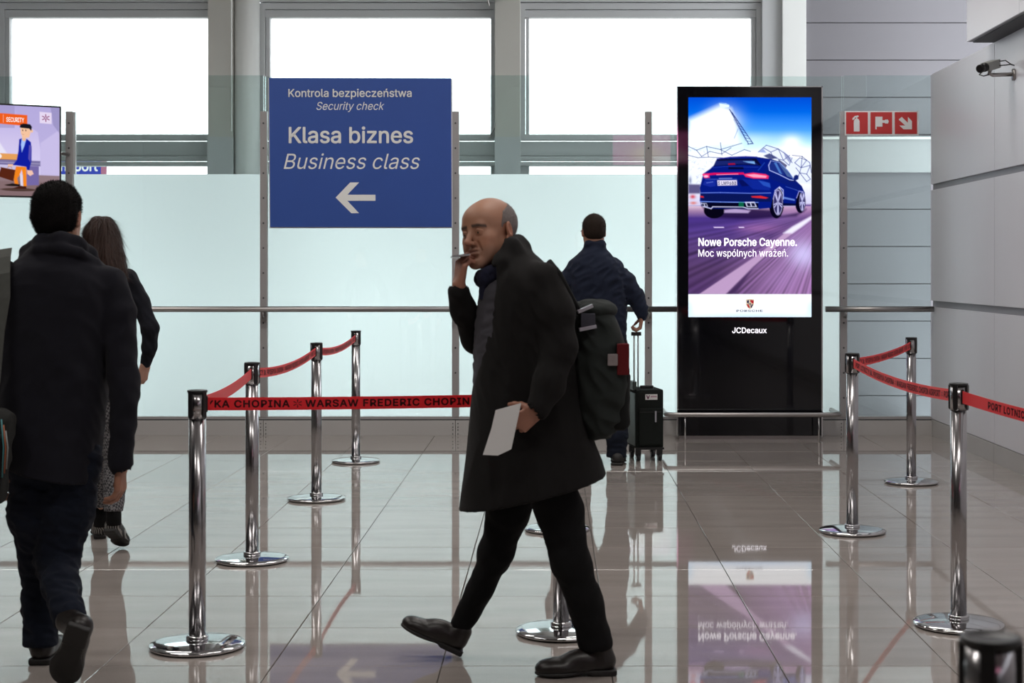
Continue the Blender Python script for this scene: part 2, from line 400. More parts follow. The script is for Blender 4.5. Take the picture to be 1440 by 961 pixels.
for k in ks:
    for j in js:
        x = X0+.6*k; y = Y0_+.6*j; x1 = min(x+.6, XR+.01); y1 = min(y+.6, YF)
        if x1-x < .02 or x > XR or y1-y < .02: continue
        full = (x1-x) > .599 and (y1-y) > .599
        yc = y+.6
        vis = y > 4.9 and y < YW and (x1 > (-20-CX)*yc/F-.1) and (x < (1460-CX)*yc/F+.1)
        if vis:
            if full: o = bpy.data.objects.new('floor_tile', tme)
            else:
                b_ = bmesh.new(); add_tile(b_, 0, x1-x, 0, y1-y); mm = bpy.data.meshes.new('floor_tile'); b_.normal_update(); b_.to_mesh(mm); b_.free(); mm.materials.append(M_tile)
                o = bpy.data.objects.new('floor_tile', mm)
            o.location = (x, y, random.Random(k*99+j).uniform(-.0003, .0003)); C.objects.link(o); o.parent = floor
        else: add_tile(stuff, x, x1, y, y1)
o = bm_obj('floor_tile_field', stuff, M_tile, floor); tag(o, kind='stuff')

# ------------------------------------------------------------------ ceiling, walls outside the view
CZ = 5.4
tag(box('ceiling', -9, XR+1.2, -8, YF+.4, CZ, CZ+.15, M_ceil), kind='structure')
tag(box('wall_left', -9.2, -9, -8, YF+.4, 0, CZ, mat('hall_wall_dark', (.16,.155,.15), .7)), kind='structure')
tag(box('wall_rear', -9, XR+1.2, -8.2, -8, 0, CZ, MATS['hall_wall_dark']), kind='structure')
ceil_o = bpy.data.objects['ceiling']
for i, (lx, ly) in enumerate(FILL_LIGHTS):
    bm = bmesh.new()
    for a in ((-1.25,1.25,-.28,-.25),(-1.25,1.25,.25,.28),(-1.25,-1.2,-.25,.25),(1.2,1.25,-.25,.25)): add_box(bm, lx+a[0], lx+a[1], ly+a[2], ly+a[3], CZ-.07, CZ)
    bm_obj('fill_light_frame', bm, M_white, ceil_o)  # unseen frame added around each fill light

# ------------------------------------------------------------------ window wall (behind the glass partition)
def fx(px): return (px-CX)*YF/F
def fz(py): return CH-(py-CY)*YF/F
wb = box('wall_back', -9, fx(1130), YF, YF+.25, fz(-6), CZ, M_col); tag(wb, kind='structure')
o = box('wall_back_sill', -9, fx(1130), YF, YF+.25, -.02, .12, M_col, wb); 
# beams between columns at transom height
cols = [(-283, -215), (-648, -580)]
gaps = [(-212, -2), (12-15, 298), (365, 697), (732, 1070)]
wins = [( -330, -20), (0, 298), (365, 697), (732, 1070)]
panes = [(-318, -36), (12, 297), (379, 690), (744, 1057)]
M_pane = glass_mat('clear_window_glass', (0.98,0.99,0.99), 0.5)
for n, ((a, b), (c, d)) in enumerate(zip(wins, panes)):
    wo = empty('window_%d' % (n+1), (fx((a+b)/2), YF, 0), kind='structure')
    bm = bmesh.new()
    y0, y1 = YF+.02, YF+.12
    def B(xa, xb, za, zb, ya=y0, yb=y1): add_box(bm, fx(xa), fx(xb), ya, yb, fz(zb), fz(za))
    B(a, b, -6, 3, YF-.03, y1); B(a, b, 4.5, 13, YF-.005, y1); B(a, b, 14, 24, YF+.01, y1)
    B(a, a+(c-a)*.55, 13, 190, YF-.01, y1); B(a+(c-a)*.6, c, 14, 190); B(d, d+(b-d)*.45, 14, 190); B(d+(b-d)*.5, b, 13, 190, YF-.01, y1)
    world_parent(bm_obj('frame', bm, M_frame), wo)
    bm = bmesh.new(); add_box(bm, fx(c), fx(d), YF+.06, YF+.066, fz(190), fz(24)); add_box(bm, fx(c), fx(d), YF+.06, YF+.066, .15, fz(233.5))
    world_parent(bm_obj('pane', bm, M_pane), wo)
    bm = bmesh.new()
    B(a, b, 189.5, 197, YF-.04, y1); B(a, b, 199, 219, YF+.0, y1); B(a, b, 220, 226, YF-.03, y1); B(a, b, 228, 233.5, YF-.05, y1)
    world_parent(bm_obj('transom', bm, M_frame), wo)
    bm = bmesh.new(); B(a, c, 233, 600); B(d, b, 233, 600)
    world_parent(bm_obj('lower_frame', bm, M_frame), wo)
def column(xa, xb, m, n, depth=.18, light=None):
    t = box('trim_%d' % n, fx(xa), fx(xb), YF-depth, YF+.2, 0, CZ, m, bevel=.004); tag(t, kind='structure')
    o = box('casing', fx(xa)-.003, fx(xb)+.003, YF-depth-.012, YF-depth+.05, 0, fz(195), M_frame, t); return t  # lower casing shaped in for the dark hall's reflection on the glass
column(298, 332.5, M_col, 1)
t = lathe('trim_2', [(0,0),(.12,0),(.12,CZ),(0,CZ)], M_collight, M=Matrix.Translation((fx(349), YF-.06, 0))); tag(t, kind='structure')
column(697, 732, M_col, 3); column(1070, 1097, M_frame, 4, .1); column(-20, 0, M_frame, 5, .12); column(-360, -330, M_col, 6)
t = box('trim_7', fx(1097), fx(1130), YF-.16, YF+.2, 0, CZ, M_collight, bevel=.004); tag(t, kind='structure')
t = tube('trim_8', [(fx(331.5), YF-.2, fz(187)), (fx(331.5), YF-.2, 5.3)], .006, M_white, seg=8); tag(t, kind='structure')
# window catch levers
for px in (693.5, 331):
    t = empty('window_lever', (fx(px), YF-.05, fz(188)), 'small hooked window opening lever %s' % ('at lower corner of middle window beside the grey column' if px > 500 else 'on the column left of the blue sign'), 'lever')
    tube('lever_arm', [(-.03,-.02,-.03),(-.01,-.04,.0),(.02,-.05,.05),(.03,-.05,.1)], .008, M_steel, t, 8)
    tube('lever_pivot', [(-.03,0,-.03),(-.03,-.05,-.03)], .014, M_steel, t, 10)
t = tube('window_stay', [P(688,8,YF-.25), P(686,1,YF-.25), P(690,-8,YF-.25)], .008, M_steel, seg=8); tag(t, 'thin bent metal window stay rod above the middle window top right corner', 'rod')
t = box('blind_housing', fx(688), fx(706), YF-.3, YF-.2, fz(4), fz(-6), M_joint); tag(t, 'small dark bracket at the top edge above the grey column', 'bracket')

# horizontal boarded wall on the right, beyond the partition
brd = box('wall_far_right', fx(1130), 5.0, YF-.1, YF+.2, 0, CZ, M_joint); tag(brd, kind='structure')
pitch = 52.4; yj = [32.5 + pitch*i for i in range(-5, 12)]
YB = YF-.1
def bz(py): return CH-(py-CY)*YB/F
for i in range(len(yj)-1):
    zt, zb = bz(yj[i]), max(bz(yj[i+1]), 0)
    if zt < .03: break
    if zb > CZ: continue
    zt = min(zt, CZ)
    o = box('wall_board', fx(1130)+.002, 5.0, YB-.02, YB+.01, zb+.004, zt-.004, M_plank, brd, bevel=.002)
t = box('trim_9', fx(1130), 4.6, YB-.07, YB-.015, bz(243), bz(197), mat('reflection_band', (0.33,0.33,0.34), .6)); tag(t, kind='structure')  # added band standing in for the hall reflected in the partition glass
t = box('ledge', 0, 0, 0, 0, 0, 0, M_plank, t) if False else t
box('reflection_band_edge', fx(1130), 4.6, YB-.10, YB-.015, bz(197), bz(193.5), M_collight, t)  # pale top line of that reflection, built as a strip
# corridor floor strip is the same tiled floor. Outside: apron
t = box('ground', -60, 60, YF+.3, 120, -.4, -.3, mat('concrete_apron', (0.45,0.45,0.44), .9)); tag(t, kind='structure')
# things seen through the clear glass strip below the transom
tp = P(114, 234, 16.5)
sg = empty('outdoor_sign', (tp.x, 16.5, 0), 'blue outdoor sign with white lettering behind the left glass, below the window', 'sign')
sa, sb = P(70, 230, 16.5), P(142, 262, 16.5)
world_parent(box('sign_board', sa.x-.5, sb.x, 16.5, 16.54, sb.z, sa.z+.10, emis('lit_sign_blue', (.08,.12,.75), .8)), sg)
world_parent(box('sign_edge', sb.x, sb.x+.05, 16.495, 16.54, sb.z, sa.z+.10, emis('lit_sign_pink', (.8,.3,.45), .8)), sg)
world_parent(fit_text('lettering', 'transport', P(62,0,16.5).x, P(138,0,16.5).x, P(0,240.5,16.5).z, .1, emis('lit_sign_white', (1,1,1), 1.2), 16.49, bold=.03), sg)
world_parent(box('sign_post', sa.x-.3, sa.x-.25, 16.52, 16.57, -.1, sb.z, M_frame), sg)

# ------------------------------------------------------------------ right wall with panels
wr = box('wall_right', XR+.03, XR+.25, -8, YW+.02, 0, 3.06, M_joint); tag(wr, kind='structure')
ywp = [YW+.02, 11.55, 9.6, 7.65, 5.7, 3.75, 1.8, -.15, -2.1, -4.05, -6.0, -8]
for i in range(len(ywp)-1):
    for (z0, z1) in ((.14, 1.085), (1.14, 2.075), (2.125, 3.055)):
        box('wall_panel', XR, XR+.035, ywp[i+1]+.004, ywp[i]-.004, z0, z1, M_panel, wr, bevel=.002)
    for (z0, z1) in ((1.085, 1.14), (2.075, 2.125)):
        box('channel', XR+.018, XR+.04, ywp[i+1], ywp[i], z0, z1, M_channel, wr)
bb = empty('baseboard_right', (XR, 6, 0), kind='structure')
for i in range(len(ywp)-1):
    world_parent(box('baseboard_panel', XR-.006, XR+.03, ywp[i+1]+.003, ywp[i]-.003, 0, .135, M_skirt), bb)
# bulkhead over the wall
bk = box('bulkhead', 3.035, XR+1.2, -8, 11.6, 3.40, CZ, M_panel); tag(bk, kind='structure'); bk.name = 'trim_10'
for i, (a, b) in enumerate([(11.6, 10.3), (10.295, 8.4), (8.395, 6.5), (6.495, 4.6), (4.595, 2.7)]):
    box('bulkhead_panel', 3.022, 3.036, b, a, 3.065, CZ, M_panel, bk, bevel=.002)
box('soffit', 3.035, XR+1.2, 2.7, 11.6, 3.065, 3.40, M_channel, bk)
box('soffit_lip', 3.06, XR+.0, 2.7, 11.57, 3.055, 3.066, M_joint, bk)

# ------------------------------------------------------------------ glass partition
gp = empty('glass_partition', (0, YW, 0), 'long glass partition with frosted lower film, grey posts and handrail', 'partition')
def gx(px): return (px-CX)*YW/F
def gz(py): return CH-(py-CY)*YW/F
M_glass = glass_mat('green_tinted_glass', (0.865,0.93,0.92), 1.0, 1.6)
def frost():
    m = bpy.data.materials.new('frosted_film'); m.use_nodes = True; nt = m.node_tree; nt.nodes.clear(); L = nt.links
    t = nt.nodes.new('ShaderNodeBsdfTranslucent'); t.inputs[0].default_value = (0.955,0.965,0.97,1)
    d = nt.nodes.new('ShaderNodeBsdfDiffuse'); d.inputs[0].default_value = (0.55,0.66,0.66,1)
    g = nt.nodes.new('ShaderNodeBsdfGlossy'); g.inputs['Roughness'].default_value = .02
    a = nt.nodes.new('ShaderNodeMixShader'); a.inputs[0].default_value = .06; b = nt.nodes.new('ShaderNodeMixShader'); f = nt.nodes.new('ShaderNodeFresnel'); f.inputs[0].default_value = 1.4
    o = nt.nodes.new('ShaderNodeOutputMaterial')
    L.new(t.outputs[0], a.inputs[1]); L.new(d.outputs[0], a.inputs[2]); L.new(f.outputs[0], b.inputs[0]); L.new(a.outputs[0], b.inputs[1]); L.new(g.outputs[0], b.inputs[2]); L.new(b.outputs[0], o.inputs[0])
    return m
M_frost = frost()
posts = [-447, -173.5, 99.5, 372, 641, 911.5, 1185]
edges = posts + [1308]
edges = [-720] + edges
for i in range(len(edges)-1):
    a, b = edges[i]+1.2, edges[i+1]-1.2
    if i == 0: a = edges[0]
    if i == len(edges)-2: b = (XR-CX*0)/YW*F+CX-1
    g = box('glass_panel', gx(a), gx(b), YW, YW+.012, .14, gz(106 if i%2 else 107.5), M_glass)
    world_parent(g, gp)
    if i < len(edges)-2:
        fzt = gz(245)
        f = bmesh.new(); f.faces.new([f.verts.new(q) for q in ((gx(a)+.01, YW+.014, .142), (gx(b)-.01, YW+.014, .142), (gx(b)-.01, YW+.014, fzt), (gx(a)+.01, YW+.014, fzt))])
        o = world_parent(bm_obj('frosted_film', f, M_frost), g) if False else None
        o2 = bpy.data.objects.new('frosted_film', bpy.data.meshes.new('frosted_film')); f.to_mesh(o2.data); f.free(); C.objects.link(o2); o2.data.materials.append(M_frost)
        o2.parent = g
for px in posts:
    p = box('post', gx(px-5), gx(px+5), YW-.05, YW-.004, .155, gz(157.5), M_postgrey, bevel=.003); world_parent(p, gp)
    pb = bmesh.new()
    for k in range(14):
        z = gz(174 + 35*k)
        if z < .2: break
        add_lathe(pb, [(0,.004),(.0075,.004),(.0075,0)], 10, Matrix.Translation((gx(px), YW-.0505, z)) @ Matrix.Rotation(math.pi/2, 4, 'X'))
    o = bpy.data.objects.new('bolts', bpy.data.meshes.new('bolts')); pb.to_mesh(o.data); pb.free(); C.objects.link(o); o.data.materials.append(M_joint); o.parent = p
    bm = bmesh.new(); add_box(bm, gx(px+5.2), gx(px+8), YW-.03, YW-.001, gz(245), gz(158))
    world_parent(box('glass_seam', gx(px-1.4), gx(px+1.4), YW+.002, YW+.010, gz(157), gz(108), M_glass), gp)
    if abs(px-99.5) > 1: bm.free()
    else: world_parent(bm_obj('clamp_strip', bm, mat('pale_strip', (.6,.63,.64), .3, .3)), gp)
    bm = bmesh.new()
    for sx in (-3.6, 3.6):
        for zz in (595, 600, 604, 609.5): add_lathe(bm, [(0,.003),(.005,.003),(.005,0)], 8, Matrix.Translation((gx(px+sx), YW-.061, gz(zz))) @ Matrix.Rotation(math.pi/2, 4, 'X'))
    world_parent(bm_obj('plinth_screws', bm, M_joint), gp)
ee = [-720] + posts + [1308]
for i in range(len(ee)-1):
    b = gx(ee[i+1])-.002 if i < len(ee)-2 else XR-.008
    world_parent(box('plinth', gx(ee[i])+.002, b, YW-.06, YW+.06, .0, .128, M_skirt, bevel=.002), gp)
world_parent(box('plinth_cap', gx(-720), XR-.008, YW-.045, YW+.05, .137, .158, M_postgrey), gp)
world_parent(box('plinth_gap', gx(-720), XR-.008, YW-.035, YW+.04, .127, .138, M_joint), gp)
hz = gz(434.5); hy = YW-.13
for (a, b) in ((-720, 952), (1157, 1309)):
    world_parent(tube('handrail', [(gx(a), hy, hz), ((gx(b) if b < 1300 else XR-.012), hy, hz)], .024, M_steel, seg=20), gp)
for px in posts:
    if px > 950 and px < 1150: continue
    bm = bmesh.new(); add_tube(bm, [(gx(px+1), YW-.05, hz-.07), (gx(px+1), hy+.02, hz-.07), (gx(px+1), hy, hz-.05), (gx(px+1), hy, hz-.02)], .009, 10)
    add_box(bm, gx(px+1)-.02, gx(px+1)+.02, YW-.058, YW-.05, hz-.11, hz-.02)
    world_parent(bm_obj('rail_bracket', bm, M_steel), gp)

# ------------------------------------------------------------------ blue sign on the glass
YS = YW-.075
def sx_(px): return (px-CX)*YS/F
def sz_(py): return CH-(py-CY)*YS/F
sn = empty('hanging_sign', (sx_(507), YS, sz_(215)), 'large blue sign with white business class lettering and left arrow', 'sign')
bm = bmesh.new(); add_prism(bm, [(sx_(378.3), sz_(109.5)), (sx_(634.3), sz_(110)), (sx_(635), sz_(319.5)), (sx_(380), sz_(319.5))], YS, YS+.012)
world_parent(bm_obj('sign_board', bm, M_blue), sn)
bm = bmesh.new(); add_prism(bm, [(sx_(376.8), sz_(110)), (sx_(635.8), sz_(110.5)), (sx_(636.6), sz_(321)), (sx_(378.8), sz_(321))], YS+.0121, YS+.018)
world_parent(bm_obj('sign_backing', bm, M_white), sn)
for px, py in ((395,130),(620,130),(395,300),(620,300)): world_parent(box('standoff', sx_(px)-.02, sx_(px)+.02, YS+.018, YW-.0, sz_(py)-.02, sz_(py)+.02, M_steel), sn)
M_sw = mat('sign_lettering', (0.92,0.92,0.90), .5)
for body, a, b, zb, cap, bold, sh in (
    ('Kontrola bezpieczeństwa', 405.5, 579, 136.3, 10.8, .018, 0), ('Security check', 445, 540.5, 154.5, 11, -.004, .25),
    ('Klasa biznes', 406, 581, 201, 21.8, .022, 0), ('Business class', 399, 590.5, 237.6, 21.3, -.006, .25)):
    world_parent(fit_text('lettering', body, sx_(a), sx_(b), sz_(zb), cap*YS/F, M_sw, YS-.0005, bold=bold, shear=sh, th=.002), sn)
ar = [(472,278),(492.5,256.7),(505,256.7),(488.5,274),(528,274),(528,282.5),(488.5,282.5),(505,300),(494,300)]
world_parent(prism('arrow', [(sx_(a), sz_(b)) for a, b in ar], YS-.002, YS+.001, M_sw), sn)

# ------------------------------------------------------------------ fire equipment sign
fs = empty('fire_safety_sign', (sx_(1241), YS, sz_(173)), 'red and white fire extinguisher, hose reel and arrow sign at the right glass', 'sign')
world_parent(box('sign_board', sx_(1188.5), sx_(1292.5), YS+.02, YS+.03, sz_(190.3), sz_(155.8), M_white), fs)
for a, b in ((1190.5, 1221), (1224.8, 1255.2), (1259, 1290.2)):
    world_parent(box('red_field', sx_(a), sx_(b), YS+.017, YS+.021, sz_(188.2), sz_(157.6), M_red), fs)
def glyph(polys, name='pictogram'):
    bm = bmesh.new()
    for pl in polys: add_prism(bm, [(sx_(1140+x*.3122), sz_(y*.3122)) for x, y in pl], YS+.0145, YS+.018)
    world_parent(bm_obj(name, bm, M_white), fs)
glyph([[(196,545),(196,592),(222,592),(222,545),(217,535),(201,535)], [(206,535),(212,535),(212,525),(206,525)], [(190,540),(190,532),(200,522),(216,519),(218,526),(204,528),(196,538)]])
glyph([[(293,525),(325,525),(325,541),(335,541),(338,538),(350,538),(353,547),(350,556),(338,556),(335,553),(325,553),(325,570),(293,570)], [(293,570),(299,570),(299,582),(293,582)]])
glyph([[(398,538),(412,526),(440,553),(440,526),(458,545),(458,582),(420,582),(402,565),(428,565)]])

# ------------------------------------------------------------------ raster drawing for screens
class Raster:
    def __init__(s, u0, u1, v0, v1, nx, ny):
        s.u = np.linspace(u0, u1, nx)[None, :].repeat(ny, 0); s.v = np.linspace(v0, v1, ny)[:, None].repeat(nx, 1)
        s.px = (u1-u0)/(nx-1); s.I = np.zeros((ny, nx, 3))
    def blend(s, c, a): s.I[:] = s.I*(1-a[..., None]) + np.array(c)*a[..., None]
    def poly(s, pts, c, alpha=1.0, soft=None):
        soft = soft or s.px*.8; p = np.array(pts, float); n = len(p); inside = np.zeros(s.u.shape, bool); dist = np.full(s.u.shape, 1e9)
        bb0 = p.min(0)-3*soft; bb1 = p.max(0)+3*soft
        m = (s.u >= bb0[0]) & (s.u <= bb1[0]) & (s.v >= bb0[1]) & (s.v <= bb1[1])
        U, V = s.u[m], s.v[m]; ins = np.zeros(U.shape, bool); d = np.full(U.shape, 1e9)
        for i in range(n):
            a, b = p[i], p[(i+1) % n]
            cond = ((a[1] > V) != (b[1] > V)); xi = (b[0]-a[0])*(V-a[1])/(b[1]-a[1]+1e-12)+a[0]; ins ^= cond & (U < xi)
            e = b-a; t = np.clip(((U-a[0])*e[0]+(V-a[1])*e[1])/(e@e+1e-9), 0, 1); d = np.minimum(d, np.hypot(U-a[0]-t*e[0], V-a[1]-t*e[1]))
        al = np.clip(.5 + np.where(ins, d, -d)/(2*soft), 0, 1)*alpha; A = np.zeros(s.u.shape); A[m] = al; s.blend(c, A)
    def line(s, pts, wd, c, alpha=1.0):
        for a, b in zip(pts, pts[1:]):
            a = np.array(a, float); b = np.array(b, float); e = b-a; t = np.clip(((s.u-a[0])*e[0]+(s.v-a[1])*e[1])/(e@e+1e-9), 0, 1)
            d = np.hypot(s.u-a[0]-t*e[0], s.v-a[1]-t*e[1]); s.blend(c, np.clip(.5+(wd/2-d)/s.px, 0, 1)*alpha)
    def glow(s, c0, r, c, alpha=1.0, p=2):
        d = ((s.u-c0[0])/r[0])**2 + ((s.v-c0[1])/r[1])**2; s.blend(c, alpha*np.exp(-d**(p/2)))
    def ellipse(s, c0, r, c, alpha=1.0):
        d = np.sqrt(((s.u-c0[0])/r[0])**2 + ((s.v-c0[1])/r[1])**2); s.blend(c, np.clip(.5+(1-d)*min(r)/s.px, 0, 1)*alpha)
    def obj(s, name, fn, m):
        ny, nx = s.u.shape; V = fn(s.u.ravel(), s.v.ravel()); i = np.arange(ny*nx).reshape(ny, nx)
        Q = np.stack([i[:-1,:-1].ravel(), i[1:,:-1].ravel(), i[1:,1:].ravel(), i[:-1,1:].ravel()], 1)
        return np_mesh(name, V, Q, m, smooth=False, col=np.clip(s.I.reshape(-1, 3), 0, 1))

# ------------------------------------------------------------------ advertising totem
YK = 13.12
def kx(px): return (px-CX)*YK/F
def kz(py): return CH-(py-CY)*YK/F
kk = empty('advertising_totem', (kx(1054.5), YK, 0), 'tall black digital advertising totem showing a blue car poster, in front of the glass', 'advertising display')
world_parent(box('casing', kx(953.5), kx(1155.5), YK+.004, YK+.22, .03, kz(122.5), M_gloss, bevel=.004), kk)
bm = bmesh.new()
add_box(bm, kx(952), kx(953.6), YK-.002, YK+.22, .02, kz(121.5)); add_box(bm, kx(1155.2), kx(1157), YK-.002, YK+.22, .02, kz(121.5)); add_box(bm, kx(952), kx(1157), YK-.002, YK+.22, kz(122.6), kz(121.3))
world_parent(bm_obj('edge_trim', bm, M_chrome), kk)
world_parent(box('cover_glass', kx(954), kx(1155), YK-.002, YK+.003, kz(519.5), kz(123), M_gloss), kk)
world_parent(box('service_door', kx(954), kx(1155), YK-.002, YK+.003, kz(612), kz(522), M_gloss), kk)
world_parent(box('base_foot', kx(956), kx(1153), YK+.03, YK+.2, 0, .035, M_steel), kk)
R = Raster(45, 1023, 40, 1787, 236, 420)
U, V = R.u, R.v
def lerp(vs, cs):
    return np.stack([np.interp(V, vs, [c[i] for c in cs]) for i in range(3)], -1)
R.I = lerp([40, 150, 300, 400, 480, 740, 900], [(.0,.17,.72), (.0,.25,.80), (.16,.48,.95), (.55,.82,1), (.93,.97,1), (.85,.88,.97), (.7,.68,.85)])
rnd = np.random.RandomState(4)
R.poly([(300,100),(380,130),(440,300),(470,430),(45,440),(45,215)], (.93,.98,1), .93, soft=26)
R.glow((330,240), (120,110), (1,1,1), .95); R.glow((100,360), (120,80), (1,1,1), .8); R.glow((480,380), (260,50), (.85,.95,1), .5)
R.glow((865,400), (75,55), (1,1,1), .95); R.glow((860,480), (190,55), (1,1,1), .9); R.glow((930,640),(120,120),(1,1,1),.5)
R.poly([(290,85),(345,88),(370,100),(368,118),(300,125)], (.82,.93,1))
DB = (.03,.07,.30)
R.line([(292,86),(366,97)], 5, (.3,.5,.85)); R.line([(372,135),(524,412)], 6, DB, .9); R.line([(392,160),(556,402)], 6, DB, .9); R.line([(405,215),(480,340),(500,385)], 3, DB, .7)
for i in range(12):
    t = i/11; R.line([(372+152*t,135+277*t),(392+164*min(1,t+.05),160+242*min(1,t+.05))], 4, DB, .8)
R.line([(410,365),(440,290)], 4, (.2,.3,.6), .8); R.line([(515,412),(562,408)], 5, DB, .9)
G = (.10,.13,.36)
# dome lattice
R.poly([(600,475),(640,440),(700,425),(800,455),(870,520),(1023,545),(1023,730),(900,720),(830,600),(740,540)], (.78,.83,.95), .75, soft=8)
L_ = [[(45,430),(110,460),(190,430),(300,455),(400,425),(470,405)], [(110,460),(150,510),(215,470),(310,490),(385,440)], [(45,500),(120,520),(205,515),(320,520)], [(190,430),(205,515)], [(300,400),(312,500)],
      [(300,455),(390,500),(490,455),(540,470)], [(600,475),(665,420),(760,450),(830,500),(870,560)], [(640,440),(700,475),(760,450),(800,540),(850,500)], [(700,475),(720,520),(800,540),(845,580),(870,520)],
      [(870,500),(950,510),(1010,560)], [(890,560),(930,520),(985,540),(940,600),(890,560)], [(940,600),(1015,580),(985,650),(930,640),(940,600)], [(930,640),(985,710),(1015,690),(985,650)], [(900,600),(930,640),(905,690)], [(950,510),(940,600)], [(1010,560),(1023,640)]]
for l in L_: R.line(l, 5, G, .9)
R.poly([(600,475),(665,480),(640,448)], (.42,.50,.78), .9); R.poly([(640,505),(690,485),(755,520),(700,535)], (.10,.12,.30), .9); R.poly([(760,530),(830,580),(820,600),(760,545)], (.16,.16,.30), .9); R.poly([(800,470),(860,520),(850,560),(815,520)], (.3,.33,.55), .7)
for i in range(60):
    a, b = rnd.uniform(45, 240), rnd.uniform(430, 720); R.line([(a, b), (a+rnd.uniform(-25, 25), b+rnd.uniform(-22, 22))], 4, (.45,.5,.7), .45)
R.poly([(45,730),(140,732),(140,805),(45,805)], (.22,.20,.36), 1, soft=8); R.glow((80,830),(22,16),(.7,.1,.15),.9); R.glow((85,880),(26,12),(.75,.25,.2),.8); R.glow((60,700),(12,30),(.3,.35,.5),.8)
R.poly([(45,905),(1023,890),(1023,1605),(45,1605)], (.3,.2,.45), 1, soft=8)
road = lerp([890, 940, 1000, 1060, 1200, 1400, 1605], [(.85,.72,.80), (.50,.36,.52), (.16,.10,.36), (.17,.11,.36), (.20,.13,.32), (.19,.12,.25), (.17,.10,.24)])
sh = np.clip((U-420)/600 + (V-1050)/1500, 0, 1)[..., None]; warm = np.array([.52,.34,.56])
msk = (V > 905)[..., None]*np.ones(3)
road = road*(1-sh*.75) + warm*sh*.75
R.I = np.where(msk > 0, road, R.I)
R.poly([(560,1120),(1023,960),(1023,985),(860,1075),(700,1180)], (.10,.06,.22), .5, soft=30); R.glow((600,1080),(180,35),(.55,.3,.55),.5)
ang = np.arctan2(V-940, U-1150); st = np.zeros_like(U)
for i in range(14): st += np.sin(ang*rnd.uniform(25, 190)+rnd.uniform(0, 6))
R.I = np.where((V > 940)[..., None], np.clip(R.I*(1+.055*st[..., None]*np.clip((V-940)/300, 0, 1)[..., None]), 0, 1), R.I)
R.glow((960,1290),(120,110),(.75,.72,.98),.75); R.glow((790,1480),(150,120),(.5,.36,.62),.4)
R.poly([(1023,985),(1023,1008),(950,1065),(810,1170),(560,1390),(345,1605),(130,1605),(600,1290),(870,1070)], (.62,.47,.66), .95, soft=6)
R.poly([(1023,985),(1023,1008),(950,1065),(870,1120),(800,1120),(870,1070)], (.88,.88,.98), .9, soft=10)
R.poly([(345,1605),(560,1390),(700,1270),(560,1400),(420,1605)], (.12,.07,.18), .7, soft=10)
R.poly([(245,1070),(325,1070),(330,1077),(250,1077)], (.85,.75,.95)); R.poly([(445,1070),(485,1070),(490,1077),(447,1077)], (.85,.75,.95))
# the car
R.poly([(150,900),(700,935),(790,985),(960,950),(980,930),(900,985),(560,1010),(230,1000)], (.06,.03,.14), .9, soft=14)
R.ellipse((250,940),(82,62),(.015,.012,.04)); R.poly([(330,935),(420,925),(540,940),(520,960),(330,958)], (.60,.50,.72), .9, soft=6)
R.ellipse((745,880),(60,122),(.012,.01,.05)); R.ellipse((935,870),(42,90),(.012,.01,.05))
BB = (.012,.045,.34)
R.poly([(140,800),(135,760),(165,645),(215,610),(248,580),(272,528),(380,515),(500,510),(590,513),(690,528),(770,552),(835,620),(885,690),(945,745),(970,800),(972,850),(950,800),(925,790),(905,840),(895,900),(800,905),(795,800),(770,755),(735,775),(712,850),(700,920),(600,928),(235,925),(150,905),(135,860)], BB)
R.poly([(690,560),(700,530),(770,552),(835,620),(885,690),(945,745),(970,800),(900,780),(820,735),(700,690),(640,640)], (.02,.05,.30), .9)
R.poly([(245,585),(268,540),(300,530),(585,525),(600,548),(625,582),(480,575)], (.02,.025,.10)); R.poly([(250,583),(262,545),(550,538),(600,575),(470,568)], (.05,.08,.32), .8)
R.line([(272,528),(380,514),(500,509),(590,513)], 6, (.18,.16,.50)); R.poly([(480,548),(570,548),(575,570),(520,560)], (.4,.65,.95), .8); R.poly([(362,565),(415,563),(418,575),(362,577)], (.5,.03,.1))
R.poly([(690,560),(745,553),(790,590),(812,662),(690,615),(680,590)], (.05,.09,.35)); R.poly([(760,560),(800,580),(875,685),(830,668)], (.16,.24,.45))
R.line([(700,545),(683,580),(690,620),(760,650),(850,695),(880,700)], 6, (.55,.62,.92)); R.line([(705,545),(770,558),(850,640),(880,690)], 4, (.4,.5,.85)); R.poly([(725,560),(745,558),(790,650),(770,645)], (.2,.4,.75), .7)
R.poly([(885,665),(900,655),(922,662),(920,690),(888,706),(880,690)], (.03,.06,.28)); R.line([(845,703),(888,706)], 6, (.02,.03,.15))
R.poly([(365,592),(480,590),(485,612),(362,612)], (.01,.02,.12)); R.line([(240,600),(330,590),(600,595)], 4, (.08,.15,.55), .7)
R.line([(165,655),(250,648),(480,645)], 17, (.75,.03,.22)); R.poly([(160,645),(210,650),(215,680),(170,683)], (.85,.12,.35)); R.poly([(480,650),(560,638),(660,650),(685,665),(680,688),(560,685),(500,672)], (.85,.08,.25))
R.line([(270,655),(440,650)], 5, (1,.45,.62)); R.poly([(500,655),(570,650),(670,665),(660,680),(560,675)], (1,.55,.70), .85); R.ellipse((185,668),(18,9),(1,.65,.8),.9)
R.poly([(275,700),(430,698),(432,738),(278,742)], (.80,.76,.90)); R.line([(290,685),(390,683)], 6, (.4,.48,.8), .8)
R.poly([(175,700),(262,690),(262,745),(220,752),(160,735)], (.04,.08,.45)); R.poly([(440,700),(520,690),(560,740),(470,748)], (.015,.03,.22)); R.line([(190,720),(240,712)], 5, (.3,.4,.85), .7); R.poly([(470,690),(640,700),(700,730),(690,780),(560,770)], (.03,.08,.45), .8)
R.line([(140,800),(300,797),(540,803),(700,800)], 5, (.3,.42,.88), .9); R.line([(180,690),(430,690)], 4, (.2,.3,.75), .7)
